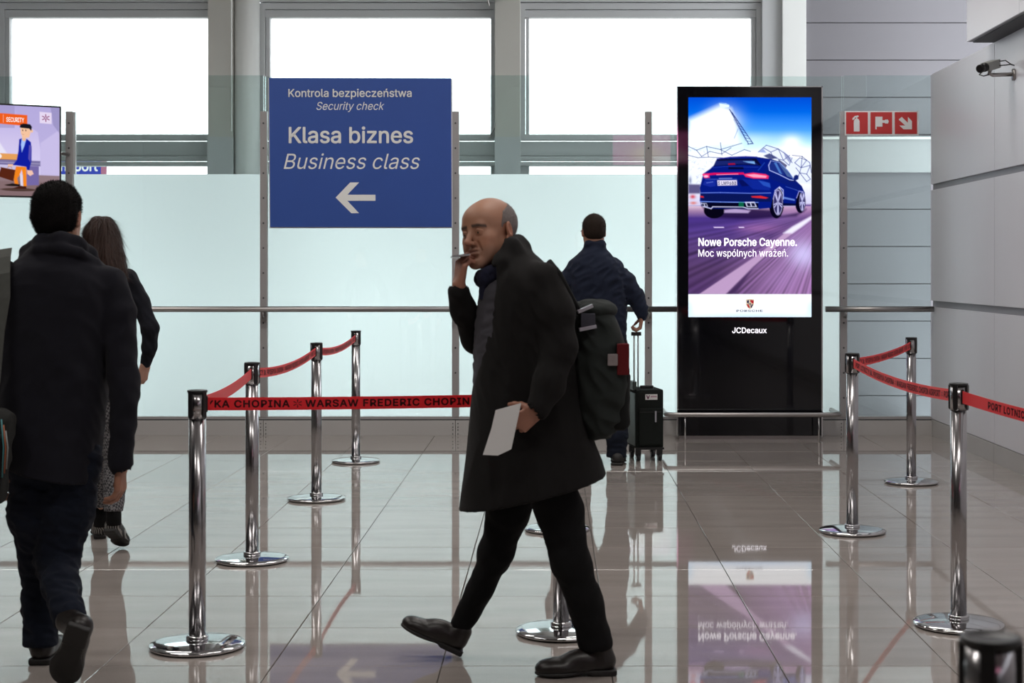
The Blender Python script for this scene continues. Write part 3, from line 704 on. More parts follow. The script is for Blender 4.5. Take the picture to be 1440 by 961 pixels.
R.poly([(140,805),(560,808),(700,830),(700,870),(560,868),(150,862)], (.02,.04,.20)); R.poly([(545,826),(620,822),(680,838),(660,846),(550,836)], (.75,.08,.10)); R.poly([(138,822),(165,826),(168,838),(140,836)], (.75,.08,.10))
R.line([(140,868),(300,872),(600,876)], 5, (.35,.5,.9)); R.poly([(150,875),(600,880),(600,925),(235,920),(150,900)], (.01,.012,.06))
R.line([(148,880),(165,908),(225,925),(240,910),(480,912),(520,925),(600,925)], 7, (.65,.66,.85)); R.poly([(495,872),(570,870),(590,912),(510,912)], (.7,.72,.88)); R.poly([(148,880),(190,882),(200,910),(158,908)], (.7,.72,.88))
for a in (508, 543): R.poly([(a,880),(a+26,880),(a+34,906),(a+8,906)], (.03,.03,.10))
for a in (152, 174): R.poly([(a,886),(a+15,886),(a+19,905),(a+5,905)], (.03,.03,.10))
R.poly([(445,870),(485,872),(486,912),(445,910)], (.03,.42,.22), .55); R.line([(720,850),(735,780),(770,752),(798,775),(800,850)], 6, (.58,.62,.92)); R.line([(905,840),(925,785),(955,790),(970,840)], 5, (.5,.5,.85))
for (cx_, cy_, rx, ry) in ((757,875,38,102), (950,868,23,76)):
    R.ellipse((cx_,cy_),(rx,ry),(.52,.50,.72)); R.ellipse((cx_,cy_),(rx*.88,ry*.9),(.10,.09,.24))
    for k in range(5):
        a = 2*math.pi*k/5+.3
        for da in (-.13, .13): R.line([(cx_,cy_),(cx_+rx*.86*math.cos(a+da), cy_+ry*.88*math.sin(a+da))], 7, (.62,.62,.85))
    R.ellipse((cx_,cy_),(rx*.22,ry*.2),(.45,.45,.65))
R.poly([(800,830),(890,850),(890,862),(800,845)], (.35,.5,.9), .7); R.poly([(795,880),(900,885),(900,905),(795,905)], (.01,.02,.12)); R.line([(800,905),(895,905)], 5, (.7,.65,.85)); R.line([(820,750),(900,775),(950,800)], 4, (.15,.25,.65), .8)
R.line([(650,560),(600,620)], 7, (.08,.22,.65), .5); R.poly([(600,700),(690,720),(700,760),(640,740)], (.10,.25,.70), .6)
# bottom strip
R.poly([(30,1605),(1040,1605),(1040,1800),(30,1800)], (.96,.98,1.0)); R.glow((534,1800),(560,45),(.45,.70,1),.55); R.glow((45,1720),(40,70),(.55,.8,1),.5); R.glow((1023,1720),(40,70),(.55,.8,1),.5)
R.I = np.clip(R.I, 0, 1)**1.55
M_scr = vcol_mat('screen_picture', emission=1.2)
def kmap(u, v): return np.stack([kx(960+u*.1769), np.full(u.shape, YK-.0035), kz(130+v*.1769)], 1)
scr = R.obj('screen', kmap, M_scr); world_parent(scr, kk)
E_w = emis('screen_white', (.98,.93,1.0), 1.6); E_d = emis('screen_dark', (.02,.02,.08), 1.0); E_r = emis('screen_crest_red', (.45,.02,.03), 1.0); E_g = emis('screen_crest_gold', (.72,.58,.42), 1.0)
def kt(body, a, b, zb, cap, m, bold=0, name='lettering', sp=1.0):
    o = fit_text(name, body, kx(a), kx(b), kz(zb), cap*YK/F, m, YK-.0045, bold=bold, th=.0005, spacing=sp); world_parent(o, scr); return o
kt('Nowe Porsche Cayenne.', 982, 1120.5, 345.8, 10.6, E_w, .026); kt('Moc wspólnych wrażeń.', 982, 1108, 361, 10, E_w, .002)
kt('PORSCHE', 1035.5, 1072.5, 438.8, 3.0, E_d, .02, sp=1.1); kt('JCDecaux', 1029.5, 1078, 468.5, 7.6, E_w, .014); kt('S LM9688', 1009.5, 1035, 260, 4.6, E_d, .02)
def crest(pts, m, d):
    world_parent(prism('crest', [(kx(a), kz(b)) for a, b in pts], YK-.0042-d, YK-.0036, m), scr)
crest([(1049,421.5),(1054.5,420.5),(1060.3,421.5),(1060,429),(1057.5,433),(1054.5,435),(1051.5,433),(1049.2,429)], E_g, 0)
crest([(1055,422),(1059.8,422.5),(1059.5,427),(1055,427)], E_r, .0004); crest([(1050,428),(1054.2,428),(1054.2,434),(1051.5,432)], E_r, .0004); crest([(1055.5,428.2),(1059,428.2),(1057,432.6),(1055.5,433.7)], E_d, .0004)
crest([(1050.3,423),(1053.2,422.2),(1053,425),(1054.5,427),(1052.5,427.5),(1050.5,426)], E_d, .0005); crest([(1052.8,425),(1056.6,425),(1056.4,430),(1054.7,431.5),(1053,430)], E_g, .0008); crest([(1053.8,426.5),(1055.7,426.2),(1055.4,430),(1054.3,430)], E_d, .0011)

# guard rail
gr = empty('guard_rail', (kx(1054), YK-.12, 0), 'low tubular steel guard rail in front of the black advertising totem', 'rail')
yr = YK-.16
def rx_(px): return (px-CX)*yr/F
zr = CH-(583.5-CY)*yr/F
pts = [(rx_(937), YW-.07, zr), (rx_(937), yr+.05, zr), (rx_(941), yr+.012, zr), (rx_(950), yr, zr), (rx_(1170), yr, zr), (rx_(1178), yr+.012, zr), (rx_(1182), yr+.05, zr), (rx_(1182), YW-.07, zr)]
world_parent(tube('rail', pts, .019, M_steel, seg=16), gr)
for px in (963.5, 1151.5):
    world_parent(tube('leg', [(rx_(px), yr, 0), (rx_(px), yr, zr)], .006, M_chrome, seg=10), gr)

# ------------------------------------------------------------------ television
tr = Vector(((86-CX)*13.2/F, 13.2, 0)); th = math.radians(29); du = Vector((-math.cos(th), -math.sin(th), 0)); nrm = Vector((math.sin(th), -math.cos(th), 0))
ztop, zbot = CH-(149.5-CY)*13.2/F, CH-(279-CY)*13.2/F
TH = ztop-zbot; TWd = TH*1.72
# local frame: x to the right along the screen, y back, z up ; origin at the bottom right
tv = empty('television', (tr.x, tr.y, zbot), 'flat television at the left edge showing a cartoon man in blue jacket', 'television', rz=0)
tvM = Matrix.Translation(Vector((tr.x, tr.y, zbot))) @ Matrix(((-du.x, -nrm.x, 0, 0), (-du.y, -nrm.y, 0, 0), (0, 0, 1, 0), (0, 0, 0, 1)))
bez = .014
world_parent(box('back_shell', -TWd, 0, .012, .055, 0, TH, M_black, bevel=.004, M=tvM), tv)
bm = bmesh.new()
for a in ((-TWd,0,0,bez),(-TWd,0,TH-bez,TH),(-TWd,-TWd+bez,bez,TH-bez),(-bez,0,bez,TH-bez)): add_box(bm, a[0], a[1], -.004, .014, a[2], a[3], 0, tvM)
world_parent(bm_obj('bezel', bm, mat('tv_bezel', (.02,.02,.022), .25)), tv)
bm = bmesh.new(); add_box(bm, -.3, -.1, .055, .09, TH*.3, TH*.7, 0, tvM); world_parent(bm_obj('mount_plate', bm, M_steel), tv)
mp0 = tvM @ Vector((-.15, .09, TH*.5)); world_parent(tube('mount_arm', [mp0, Vector((gx(99.5), YW-.05, mp0.z))], .016, M_steel), tv)
# drawing coordinates: crop pixels, right inner edge 500, left -760
R = Raster(-760, 500, 108, 880, 300, 190); U, V = R.u, R.v
R.I = np.stack([np.interp(V, [108, 400, 690], c) for c in ((.52,.66,.72), (.47,.60,.68), (.78,.84,.90))], -1)
R.poly([(-760,108),(150,108),(150,300),(-760,320)], (.40,.36,.58), .6, soft=3)
R.poly([(150,108),(170,200),(330,330),(350,480),(350,700),(500,700),(500,108)], (.52,.47,.74), .8, soft=3); R.poly([(350,420),(500,300),(500,700),(350,700)], (.66,.60,.84), .7, soft=5)
R.poly([(430,108),(500,108),(500,330),(450,260)], (.36,.33,.56), .7, soft=4)
R.poly([(-760,690),(500,702),(500,890),(-760,890)], (.30,.21,.22), 1, soft=2); R.poly([(-760,690),(500,702),(500,760),(-760,745)], (.36,.27,.30), .7, soft=10)
R.poly([(-100,360),(0,370),(90,520),(-100,520)], (.9,.9,.95), .6, soft=8)
OR = (.86,.17,.03); R.poly([(-200,168),(248,184),(248,278),(-200,256)], OR); R.line([(62,190),(62,256)], 2.5, (.95,.7,.6), .8)
R.poly([(-300,515),(175,522),(175,574),(-300,566)], (.80,.42,.16)); R.poly([(-300,566),(175,572),(175,580),(-300,574)], (.25,.14,.12)); R.ellipse((25,545),(25,22),(.9,.85,.85))
R.poly([(-300,576),(350,576),(350,622),(-300,612)], (.26,.23,.42)); R.poly([(-300,590),(350,598),(345,604),(-300,596)], (.5,.47,.65), .8); R.poly([(240,622),(338,622),(338,785),(240,790)], (.24,.20,.44)); R.poly([(-300,618),(160,622),(160,690),(-300,690)], (.62,.58,.78))
R.ellipse((180,828),(140,14),(.13,.08,.07)); R.ellipse((130,790),(55,10),(.10,.06,.05))
R.poly([(160,628),(212,630),(190,700),(170,730),(180,785),(150,782),(140,720)], (.88,.30,.03)); R.poly([(200,630),(240,630),(242,800),(216,800),(212,700)], (.90,.32,.03)); R.poly([(190,690),(212,700),(216,800),(195,790)], (.75,.72,.85))
R.poly([(130,775),(190,782),(190,800),(78,792)], (.03,.02,.02)); R.poly([(185,797),(240,797),(240,820),(130,820)], (.09,.03,.02))
R.poly([(185,395),(205,385),(245,390),(275,415),(282,480),(280,580),(262,660),(245,650),(240,630),(165,620),(135,618),(165,575),(178,500)], (.015,.03,.42)); R.poly([(262,440),(282,450),(272,590),(255,560)], (.18,.15,.50), .8)
R.poly([(205,385),(240,390),(225,450),(205,505),(198,440)], (.45,.60,.95)); R.poly([(208,345),(236,345),(236,400),(222,412),(208,400)], (.86,.56,.38))
R.poly([(194,290),(270,290),(272,340),(262,375),(215,385),(198,345)], (.90,.60,.42)); R.ellipse((282,320),(10,14),(.90,.60,.42)); R.poly([(188,290),(195,265),(220,258),(270,262),(284,285),(278,318),(262,300),(200,296)], (.02,.02,.03))
R.ellipse((212,316),(4,7),(.05,.03,.03)); R.ellipse((236,316),(4,7),(.05,.03,.03)); R.line([(205,350),(222,352)], 2, (.5,.2,.15))
R.poly([(98,612),(135,612),(140,625),(100,630)], (.88,.58,.42)); R.poly([(245,660),(285,660),(297,690),(270,708),(248,690)], (.88,.60,.50))
R.poly([(45,640),(155,660),(140,757),(22,718)], (.15,.04,.02)); R.line([(95,650),(100,632),(125,634),(130,655)], 5, (.6,.35,.2)); R.line([(40,640),(155,662)], 4, (.28,.10,.05))
R.poly([(343,150),(438,155),(438,252),(345,248)], (.80,.72,.88))
for k in range(3):
    a = k*math.pi/3+.5; R.line([(392-30*math.cos(a), 202-30*math.sin(a)), (392+30*math.cos(a), 202+30*math.sin(a))], 7, (.30,.02,.16))
R.ellipse((392,202),(6,6),(.80,.72,.88))
R.I = np.clip(R.I, 0, 1)**1.25
M_tv = vcol_mat('television_picture', emission=1.05)
def tvl(u, v):
    x = -bez + (u-500)*(TWd-2*bez)/1260; z = TH-bez - (v-108)*(TH-2*bez)/772; m_ = np.array(tvM)
    p = np.stack([x, np.full(x.shape, -.001), z], 1); return p @ m_[:3,:3].T + m_[:3,3]
tvs = R.obj('screen', tvl, M_tv); world_parent(tvs, tv)
su = (TWd-2*bez)/1260; sv = (TH-2*bez)/772
o = fit_text('lettering', 'SECURITY', -bez+(84-500)*su, -bez+(222-500)*su, TH-bez-(248-108)*sv, 38*sv, emis('tv_white', (1,.95,.9), 1.0), -.002, bold=.015, M=tvM, th=.0005); world_parent(o, tvs)
o = fit_text('lettering', 'KONTROLA', -bez+(-120-500)*su, -bez+(28-500)*su, TH-bez-(238-108)*sv, 38*sv, MATS['tv_white'], -.002, bold=.015, M=tvM, th=.0005); world_parent(o, tvs)

# ------------------------------------------------------------------ security camera on the right wall
yc = 11.05
cc = empty('security_camera', (XR, yc, CH-(105-CY)*yc/F), 'grey box security camera with black lens on a bracket on the right wall', 'camera')
def cp(px, py, dy=0): return P(px, py, yc+dy)
fl = P(1426,105,yc); flx = XR
world_parent(lathe('wall_flange', [(0,0),(.042,0),(.042,.014),(.02,.02),(0,.02)], M_steel, M=Matrix.Translation((XR, yc, fl.z)) @ Matrix.Rotation(-math.pi/2, 4, 'Y'), seg=24), cc)
e_ = cp(1392,105.5)
world_parent(tube('bracket_arm', [(XR-.01, yc, fl.z+.002), (e_.x+.02, yc, e_.z), (e_.x-.005, yc, e_.z+.01), (e_.x+.005, yc, e_.z+.045)], .014, M_steel, seg=14), cc)
b0 = cp(1400,90,.07); b1 = cp(1385.5,94.5,-.05); ax = (b1-b0).normalized(); upv = Vector((0,0,1)); sd = ax.cross(upv).normalized(); up2 = sd.cross(ax)
Mb = Matrix(((ax.x, sd.x, up2.x, b0.x), (ax.y, sd.y, up2.y, b0.y), (ax.z, sd.z, up2.z, b0.z), (0,0,0,1)))
Lb = (b1-b0).length
world_parent(box('body', -.01, Lb, -.034, .034, -.03, .03, mat('camera_grey', (.36,.37,.35), .4), bevel=.005, M=Mb), cc)
world_parent(tube('lens', [Mb @ Vector((Lb, 0, 0)), Mb @ Vector((Lb+.022, 0, 0)), Mb @ Vector((Lb+.023, 0, 0)), Mb @ Vector((Lb+.05, 0, 0)), Mb @ Vector((Lb+.051,0,0)), Mb @ Vector((Lb+.085,0,0))], .03, M_black, radii=[.031,.031,.022,.022,.029,.029], seg=20), cc)
world_parent(tube('lens_glass', [Mb @ Vector((Lb+.084,0,0)), Mb @ Vector((Lb+.087,0,0))], .022, M_gloss, seg=20), cc)
world_parent(tube('cable', [Mb @ Vector((0,0,.02)), cp(1408,86,.03), cp(1414,85,.02), cp(1421,90,0), (XR, yc, cp(0,92).z)], .004, M_black, seg=8), cc)
world_parent(tube('cable', [Mb @ Vector((0,0,-.01)), cp(1408,92,.03), cp(1414,91.5,.02), cp(1421,90.5,0), (XR, yc, cp(0,92).z)], .004, M_black, seg=8), cc)
world_parent(tube('cable', [Mb @ Vector((Lb+.03,0,-.02)), cp(1377,105,-.04), cp(1383,107,-.02), cp(1391,105,0)], .004, M_black, seg=8), cc)

# ------------------------------------------------------------------ stanchions and belts
HS = .958
def stanchion_proto():
    t = empty('barrier_post', (0,0,0), 'x', 'barrier post', 'chrome belt barrier posts')
    lathe('base', [(0,.004),(.168,.004),(.175,.006),(.177,.011),(.174,.016),(.150,.021),(.090,.027),(.045,.030),(.0,.030)], M_chrome, t, 64)
    lathe('base_pad', [(0,0),(.166,0),(.166,.005),(0,.005)], M_black, t, 48)
    lathe('base_collar', [(.030,.028),(.041,.028),(.041,.042),(.038,.046),(.031,.046)], M_chrome, t, 32)
    lathe('pole', [(0,.03),(.0315,.03),(.0315,.855),(0,.855)], M_pole, t, 40)
    lathe('head', [(0,.853),(.0335,.853),(.0335,.95),(0,.95)], M_pole, t, 40)
    lathe('cap', [(0,.949),(.0365,.949),(.0375,.951),(.0375,.956),(.036,HS),(.030,HS),(.028,HS-.002),(0,HS-.002)], M_black, t, 40)
    for k in range(4):
        a = k*math.pi/2+math.pi/4+.12
        bm = bmesh.new(); prof = [(-.009,.951),(-.009,.862),(-.0065,.856),(0,.853),(.0065,.856),(.009,.862),(.009,.951)]
        add_prism(bm, prof, -.0385, -.030); bmesh.ops.rotate(bm, cent=(0,0,0), matrix=Matrix.Rotation(a, 3, 'Z'), verts=bm.verts)
        bm_obj('belt_slot', bm, M_black, t)
    return t
sp0 = stanchion_proto()
def gpos(px, py): 
    Y = F*CH/(py-CY); return Vector(((px-CX)*Y/F, Y, 0))
S = {'S1': gpos(277.5,910.5), 'S2': gpos(354.5,789), 'S3': gpos(445,703), 'S4': gpos(500.5,650), 'S5': gpos(789,890.5), 'S6': gpos(783,746),
     'R1': gpos(1198.5,749), 'R2': gpos(1281.5,679.5), 'R3': gpos(1348,880.5), 'R4': Vector(((1393.5-CX)*1.955/F, 1.955, 0)), 'R5': Vector((1.96,4.2,0))}
SL = {'S1': 'nearest chrome barrier post on the left, where the level front belt starts',
      'S2': 'second chrome belt barrier post from the front in the left row of four', 'S3': 'third chrome belt barrier post from the front in the left row',
      'S4': 'farthest chrome belt barrier post of the left row, closest to the frosted glass', 'S5': 'chrome barrier post directly behind the legs of the long black coat',
      'S6': 'chrome barrier post hidden by the long black coat except its disc base', 'R1': 'chrome belt barrier post right of the advertising totem, left one of the right group',
      'R2': 'farthest chrome belt barrier post of the right group, by the grey wall corner', 'R3': 'near chrome belt barrier post on the right in front of the grey panelled wall',
      'R4': 'out of focus steel barrier post head at the bottom right corner', 'R5': 'chrome belt barrier post just outside the right edge holding the belt end'}
def head_angle(k): return {'S1':.1,'S2':-.2,'S3':.25,'S4':.1,'R1':.15,'R2':-.1,'R3':.05,'R4':.3}.get(k, 0)
for i, k in enumerate(S):
    if i == 0: r = sp0
    else:
        r = sp0.copy(); C.objects.link(r)
        for ch in list(sp0.children):
            c = ch.copy(); C.objects.link(c); c.parent = r
    r.location = S[k]; r.rotation_euler = (0,0,head_angle(k)); r['label'] = SL[k]
def belt_mat():
    m = bpy.data.materials.new('red_webbing'); m.use_nodes = True; nt = m.node_tree; L = nt.links; b = nt.nodes['Principled BSDF']
    b.inputs['Base Color'].default_value = (.86,.04,.055,1); b.inputs['Roughness'].default_value = .55; b.inputs['Sheen Weight'].default_value = .5; b.inputs['Sheen Tint'].default_value = (1,.5,.5,1)
    t = nt.nodes.new('ShaderNodeBsdfTranslucent'); t.inputs[0].default_value = (1,.14,.17,1); x = nt.nodes.new('ShaderNodeMixShader'); x.inputs[0].default_value = .45
    o = nt.nodes['Material Output']; L.new(b.outputs[0], x.inputs[1]); L.new(t.outputs[0], x.inputs[2]); L.new(x.outputs[0], o.inputs[0]); return m
M_belt = belt_mat(); M_print = mat('belt_print', (.035,.012,.018), .6)
TXT = 'PORT LOTNICZY IM. FRYDERYKA CHOPINA ✱ WARSAW FREDERIC CHOPIN AIRPORT ✱ PORT LOTNICZY'
def glyph_text():
    # the asterisk mark is built by hand; text runs are laid one after another
    runs = [('PORT LOTNICZY IM. FRYDERYKA CHOPINA', 0), ('*', 1), ('WARSAW FREDERIC CHOPIN AIRPORT', 0), ('*', 1), ('PORT LOTNICZY', 0)]
    Vs, Qs, x, marks = [], [], 0.0, {}
    polys = []
    off = 0
    for body, star in runs:
        if star:
            vs = []; fs = []
            for k in range(6):
                a = k*math.pi/3+math.pi/6; d = np.array([math.cos(a), math.sin(a)]); n_ = np.array([-d[1], d[0]])
                c = np.array([x+.42, .36]); q = [c+d*.10-n_*.025, c+d*.43-n_*.060, c+d*.43+n_*.060, c+d*.10+n_*.025]
                fs.append([off+len(vs)+i for i in range(4)]); vs += [(*p, 0) for p in q]
            Vs += vs; polys += fs; off += len(vs); x += 1.15
        else:
            me = text_mesh(body, 0, 0, 0, 1.10); co = np.empty(len(me.vertices)*3); me.vertices.foreach_get('co', co); nv = len(me.vertices); co = embolden(co.reshape(-1, 3), .034)
            marks[body] = x; co[:,0] += x; Vs += [tuple(c) for c in co]; polys += [[off+nv*q+i for i in p.vertices] for q in range(9) for p in me.polygons]; off += len(co)
            x = co[:,0].max()+.32; bpy.data.meshes.remove(me)
    return np.array(Vs), polys, marks
TV, TP, TM = glyph_text()
SCL = .0345     # metres per text unit
ZB = .9055; BW = .048
def belt(a, b, sag, label, start, r0=.036, twist=0.0, wscale=1.15):
    a = Vector((a.x, a.y, 0)); b = Vector((b.x, b.y, 0)); d = (b-a).normalized(); a = a+d*r0; b = b-d*r0; Ln = (b-a).length; n_ = Vector((d.y, -d.x, 0))
    if n_.y > 0: n_ = -n_       # side facing the viewer
    def pt(t, h, off):
        z = ZB - sag*4*t*(1-t); tw = twist*math.sin(math.pi*t)
        return a + d*(t*Ln) + Vector((0,0,z + h*math.cos(tw))) + n_*(off + h*math.sin(tw))
    t0 = empty('barrier_belt', a+Vector((0,0,ZB)), label, 'barrier belt', 'red printed barrier belts')
    N = 48; bm = bmesh.new(); rows = []
    for i in range(N+1):
        t = i/N; rows.append([bm.verts.new(pt(t, s_*BW/2, o_)) for s_, o_ in ((-1,.0008),(1,.0008),(1,-.0008),(-1,-.0008))])
    for p, q in zip(rows, rows[1:]):
        for k in range(4): bm.faces.new((p[k], p[(k+1)%4], q[(k+1)%4], q[k]))
    bm.faces.new(rows[0]); bm.faces.new(rows[-1][::-1]); bmesh.ops.recalc_face_normals(bm, faces=bm.faces)
    world_parent(bm_obj('webbing', bm, M_belt), t0)
    x = (TV[:,0]*SCL - start)*wscale
    keep = np.array([all(0.01 < x[i] < Ln-.01 for i in p) for p in TP]); used = sorted({i for p, k in zip(TP, keep) if k for i in p}); mp_ = {v: i for i, v in enumerate(used)}
    vs = [pt(x[i]/Ln, TV[i,1]*SCL-.0125, .0018) for i in used]
    me = bpy.data.meshes.new('print'); me.from_pydata([tuple(v) for v in vs], [], [[mp_[i] for i in p] for p, k in zip(TP, keep) if k]); o = mesh_obj('print', me, M_print); world_parent(o, t0)
    for e, q in ((a-d*.012, d), (b+d*.012, -d)):
        bm = bmesh.new(); up = Vector((0,0,1)); Mx = Matrix(((q.x, n_.x, 0, e.x), (q.y, n_.y, 0, e.y), (q.z, n_.z, 1, ZB), (0,0,0,1)))
        add_box(bm, -.004, .014, -.006, .006, -.030, .030, .002, Mx); bmesh.ops.recalc_face_normals(bm, faces=bm.faces); world_parent(bm_obj('belt_clip', bm, M_black), t0)
chp = TM['PORT LOTNICZY IM. FRYDERYKA CHOPINA']
# start offset so that the frontal belt opens in the middle of the first run
full = text_mesh('PORT LOTNICZY IM. FRYDER', 0, 0, 0, 1.10); cw = max(v.co.x for v in full.vertices)*SCL; bpy.data.meshes.remove(full)
belt(S['S1'], S['S5'], .004, 'red lettered belt running level across the front towards the walking man', cw+.008)
belt(S['S1'], S['S2'], .02, 'red belt between the nearest and second left barrier posts', .3)
belt(S['S2'], S['S3'], .035, 'red belt between the second and third left barrier posts', .1)
belt(S['S3'], S['S4'], .035, 'red belt between the third and farthest left barrier posts', .2)
belt(S['S6'], S['S5'], .03, 'red belt behind the long black coat, hidden from view', .2)
belt(S['R2'], S['R1'], .035, 'dark red belt from the farthest right barrier post to the one beside the totem', .1) if False else belt(S['R1'], S['R2'], .018, 'dark red belt between the two barrier posts at the back right', .1)
belt(S['R1'], S['R3'], .028, 'long sagging pinkish red belt between the two nearer right barrier posts', -.06)
belt(S['R3'], S['R5'], .03, 'bright red belt leaving the near right post and running out of the picture', -.2)

# lit advertising screen hanging in the hall behind, mirrored in the clear glass
ads = empty('advertising_screen', (1.8, -2.06, 3.57), 'pink lit advertising screen of the hall, seen only mirrored in the clear glass', 'screen')
R = Raster(0, 140, 0, 55, 71, 28)
R.I[:] = (.55,.12,.32); rn2 = np.random.RandomState(3)
for i in range(70): R.glow((rn2.uniform(40,140), rn2.uniform(0,32)), (3,2.5), (.9,.45,.6) if i%2 else (.45,.02,.2), .8)
R.glow((62,34), (30,14), (.75,.40,.22), .9); R.glow((95,44), (30,8), (.85,.75,.7), .8)
adm = R.obj('screen', lambda u, v: np.stack([1.10+u*.01, np.full(u.shape, -2.06), 3.85-v*.01], 1), vcol_mat('advert_picture', emission=2.6)); world_parent(adm, ads)
world_parent(box('casing', 1.06, 2.54, -2.14, -2.062, 3.26, 3.89, M_black), ads)
world_parent(box('hanger', 1.75, 1.85, -2.12, -2.08, 3.89, CZ, M_steel), ads)
# ------------------------------------------------------------------ people
def Rz(a): c, s = math.cos(a), math.sin(a); return np.array([[c,-s,0],[s,c,0],[0,0,1.]])
def Rx(a): c, s = math.cos(a), math.sin(a); return np.array([[1.,0,0],[0,c,-s],[0,s,c]])
def Ry(a): c, s = math.cos(a), math.sin(a); return np.array([[c,0,s],[0,1.,0],[-s,0,c]])
M_skin = vcol_mat('skin', 0.5, sss=0.08)
def cloth(name, col, bump=0.5, scale=900, sheen=0.25, var=0.15): return mat(name, [v*.75 for v in col], 0.92, bump=bump, bscale=scale, sheen=sheen*.12, var=var, vscale=40, spec=0.2, bdist=.0008)
M_coatblack = cloth('black_wool', (.013,.012,.012)); M_coatnavy = cloth('navy_wool', (.013,.013,.020), sheen=.35); M_jeans = cloth('dark_denim', (.010,.014,.027), sheen=.15)
M_trblack = cloth('black_trousers', (.008,.008,.009), sheen=.1); M_fleece = cloth('navy_fleece', (.016,.022,.045), sheen=.4); M_sweater = cloth('grey_knit', (.085,.082,.098)); M_scarf = cloth('navy_scarf', (.018,.02,.045))
M_knit = cloth('dark_jumper', (.012,.013,.020), sheen=.3); M_leather = mat('dark_leather', (.012,.009,.008), .36, bump=.3, bscale=300); M_solem = mat('shoe_sole', (.012,.011,.011), .6)
M_hairblk = mat('black_hair', (.006,.005,.005), .8, spec=.12, bump=.8, bscale=350, bdist=.003, stretch=(1,1,.35)); M_hairbrn = mat('brown_hair', (.034,.014,.009), .5, spec=.3, bump=.8, bscale=260, bdist=.003, stretch=(1,1,.08), var=.6, vscale=120)
M_hairgrey = mat('grey_short_hair', (.19,.16,.15), .7, bump=.8, bscale=500, bdist=.002, var=.3, vscale=200); M_hairdk = mat('greying_brown_hair', (.026,.018,.014), .8, spec=.15, bump=.8, bscale=350, bdist=.002, var=.3, vscale=90)
M_eye = mat('eye_white', (.55,.52,.48), .15); M_iris = mat('iris_dark', (.03,.018,.01), .1)

class Head:
    def __init__(s, c, yaw, pitch=0, roll=0, sc=1.0, tilt=0): s.c = np.array(c, float); s.R = Ry(tilt) @ Rz(yaw) @ Rx(pitch) @ Ry(roll); s.s = sc
    def w(s, p): return s.c + s.R @ (np.array(p, float)*s.s)
    def r(s, q): return np.array(q, float)*s.s
    def loc(s, V): return ((V-s.c) @ s.R)/s.s
def head_field(H, h=0.003, detail=True, necklen=.10, neckdir=None):
    f = Field(H.c-.17*H.s, H.c+.17*H.s, h); w, r, R, k = H.w, H.r, H.R, H.s
    f.ell(w((0,-.012,.036)), r((.076,.096,.084)), R, .01)
    f.ell(w((0,.028,-.025)), r((.062,.064,.088)), R, .03)
    f.ell(w((0,.045,.045)), r((.060,.050,.045)), R, .03)
    for sx in (-1,1):
        f.cap(w((sx*.052,.0,-.055)), .022*k, w((sx*.018,.074,-.097)), .018*k, .03)
        f.ell(w((sx*.042,.062,-.024)), r((.022,.022,.022)), R, .025)
        f.ell(w((sx*.040,.058,-.062)), r((.020,.026,.028)), R, .025)
    f.cap(w((-.012,.080,-.102)), .014*k, w((.012,.080,-.102)), .014*k, .02)
    if detail:
        f.cap(w((-.036,.080,.020)), .011*k, w((.036,.080,.020)), .011*k, .018)
        for sx in (-1,1): f.ell(w((sx*.032,.104,-.001)), r((.019,.020,.013)), R, .014, 's')
        for sx in (-1,1): f.ell(w((sx*.031,.081,-.001)), r((.0145,.0125,.0125)), R, .004)
        for sx in (-1,1):
            f.cap(w((sx*.020,.0885,.004)), .0028, w((sx*.032,.0945,.0075)), .0032, .003); f.cap(w((sx*.032,.0945,.0075)), .0032, w((sx*.044,.085,.002)), .0026, .003)
            f.cap(w((sx*.022,.088,-.008)), .0024, w((sx*.042,.084,-.008)), .0022, .004)
        f.cap(w((0,.088,.014)), .0075*k, w((0,.113,-.030)), .0105*k, .012); f.ell(w((0,.114,-.034)), r((.012,.011,.010)), R, .008)
        for sx in (-1,1):
            f.ell(w((sx*.012,.101,-.037)), r((.0075,.010,.0075)), R, .006); f.ell(w((sx*.0065,.104,-.046)), r((.0035,.005,.004)), R, .003, 's')
            f.cap(w((sx*.022,.090,-.038)), .002, w((sx*.034,.079,-.066)), .0015, .012, 's')
        f.ell(w((0,.092,-.0575)), r((.024,.010,.0055)), R, .006); f.ell(w((0,.090,-.070)), r((.020,.010,.0062)), R, .006)
        for sx in (-1,1): f.cap(w((0,.1005,-.0655)), .0026, w((sx*.017,.096,-.0620)), .0026, .002, 's'); f.cap(w((sx*.017,.096,-.0620)), .0026, w((sx*.031,.086,-.0495)), .0022, .003, 's'); f.ell(w((sx*.041,.072,-.046)), r((.012,.012,.012)), R, .012)
        f.ell(w((0,.094,-.083)), r((.016,.008,.005)), R, .01, 's')
    for sx in (-1,1):
        E = R @ Rz(-sx*.35) @ Rx(-.15)
        f.ell(w((sx*.080,-.010,-.004)), r((.008,.019,.032)), E, .006); f.ell(w((sx*.087,-.008,.002)), r((.005,.011,.018)), E, .004, 's'); f.ell(w((sx*.079,.0,-.029)), r((.006,.010,.010)), E, .005)
    n0 = w((0,-.022,-.045)); nd = np.array(neckdir if neckdir is not None else (0,0,-1.0)); n1 = n0 + nd/np.linalg.norm(nd)*necklen
    f.cap(n0, .056*k, n1, .060*k, .025)
    return f
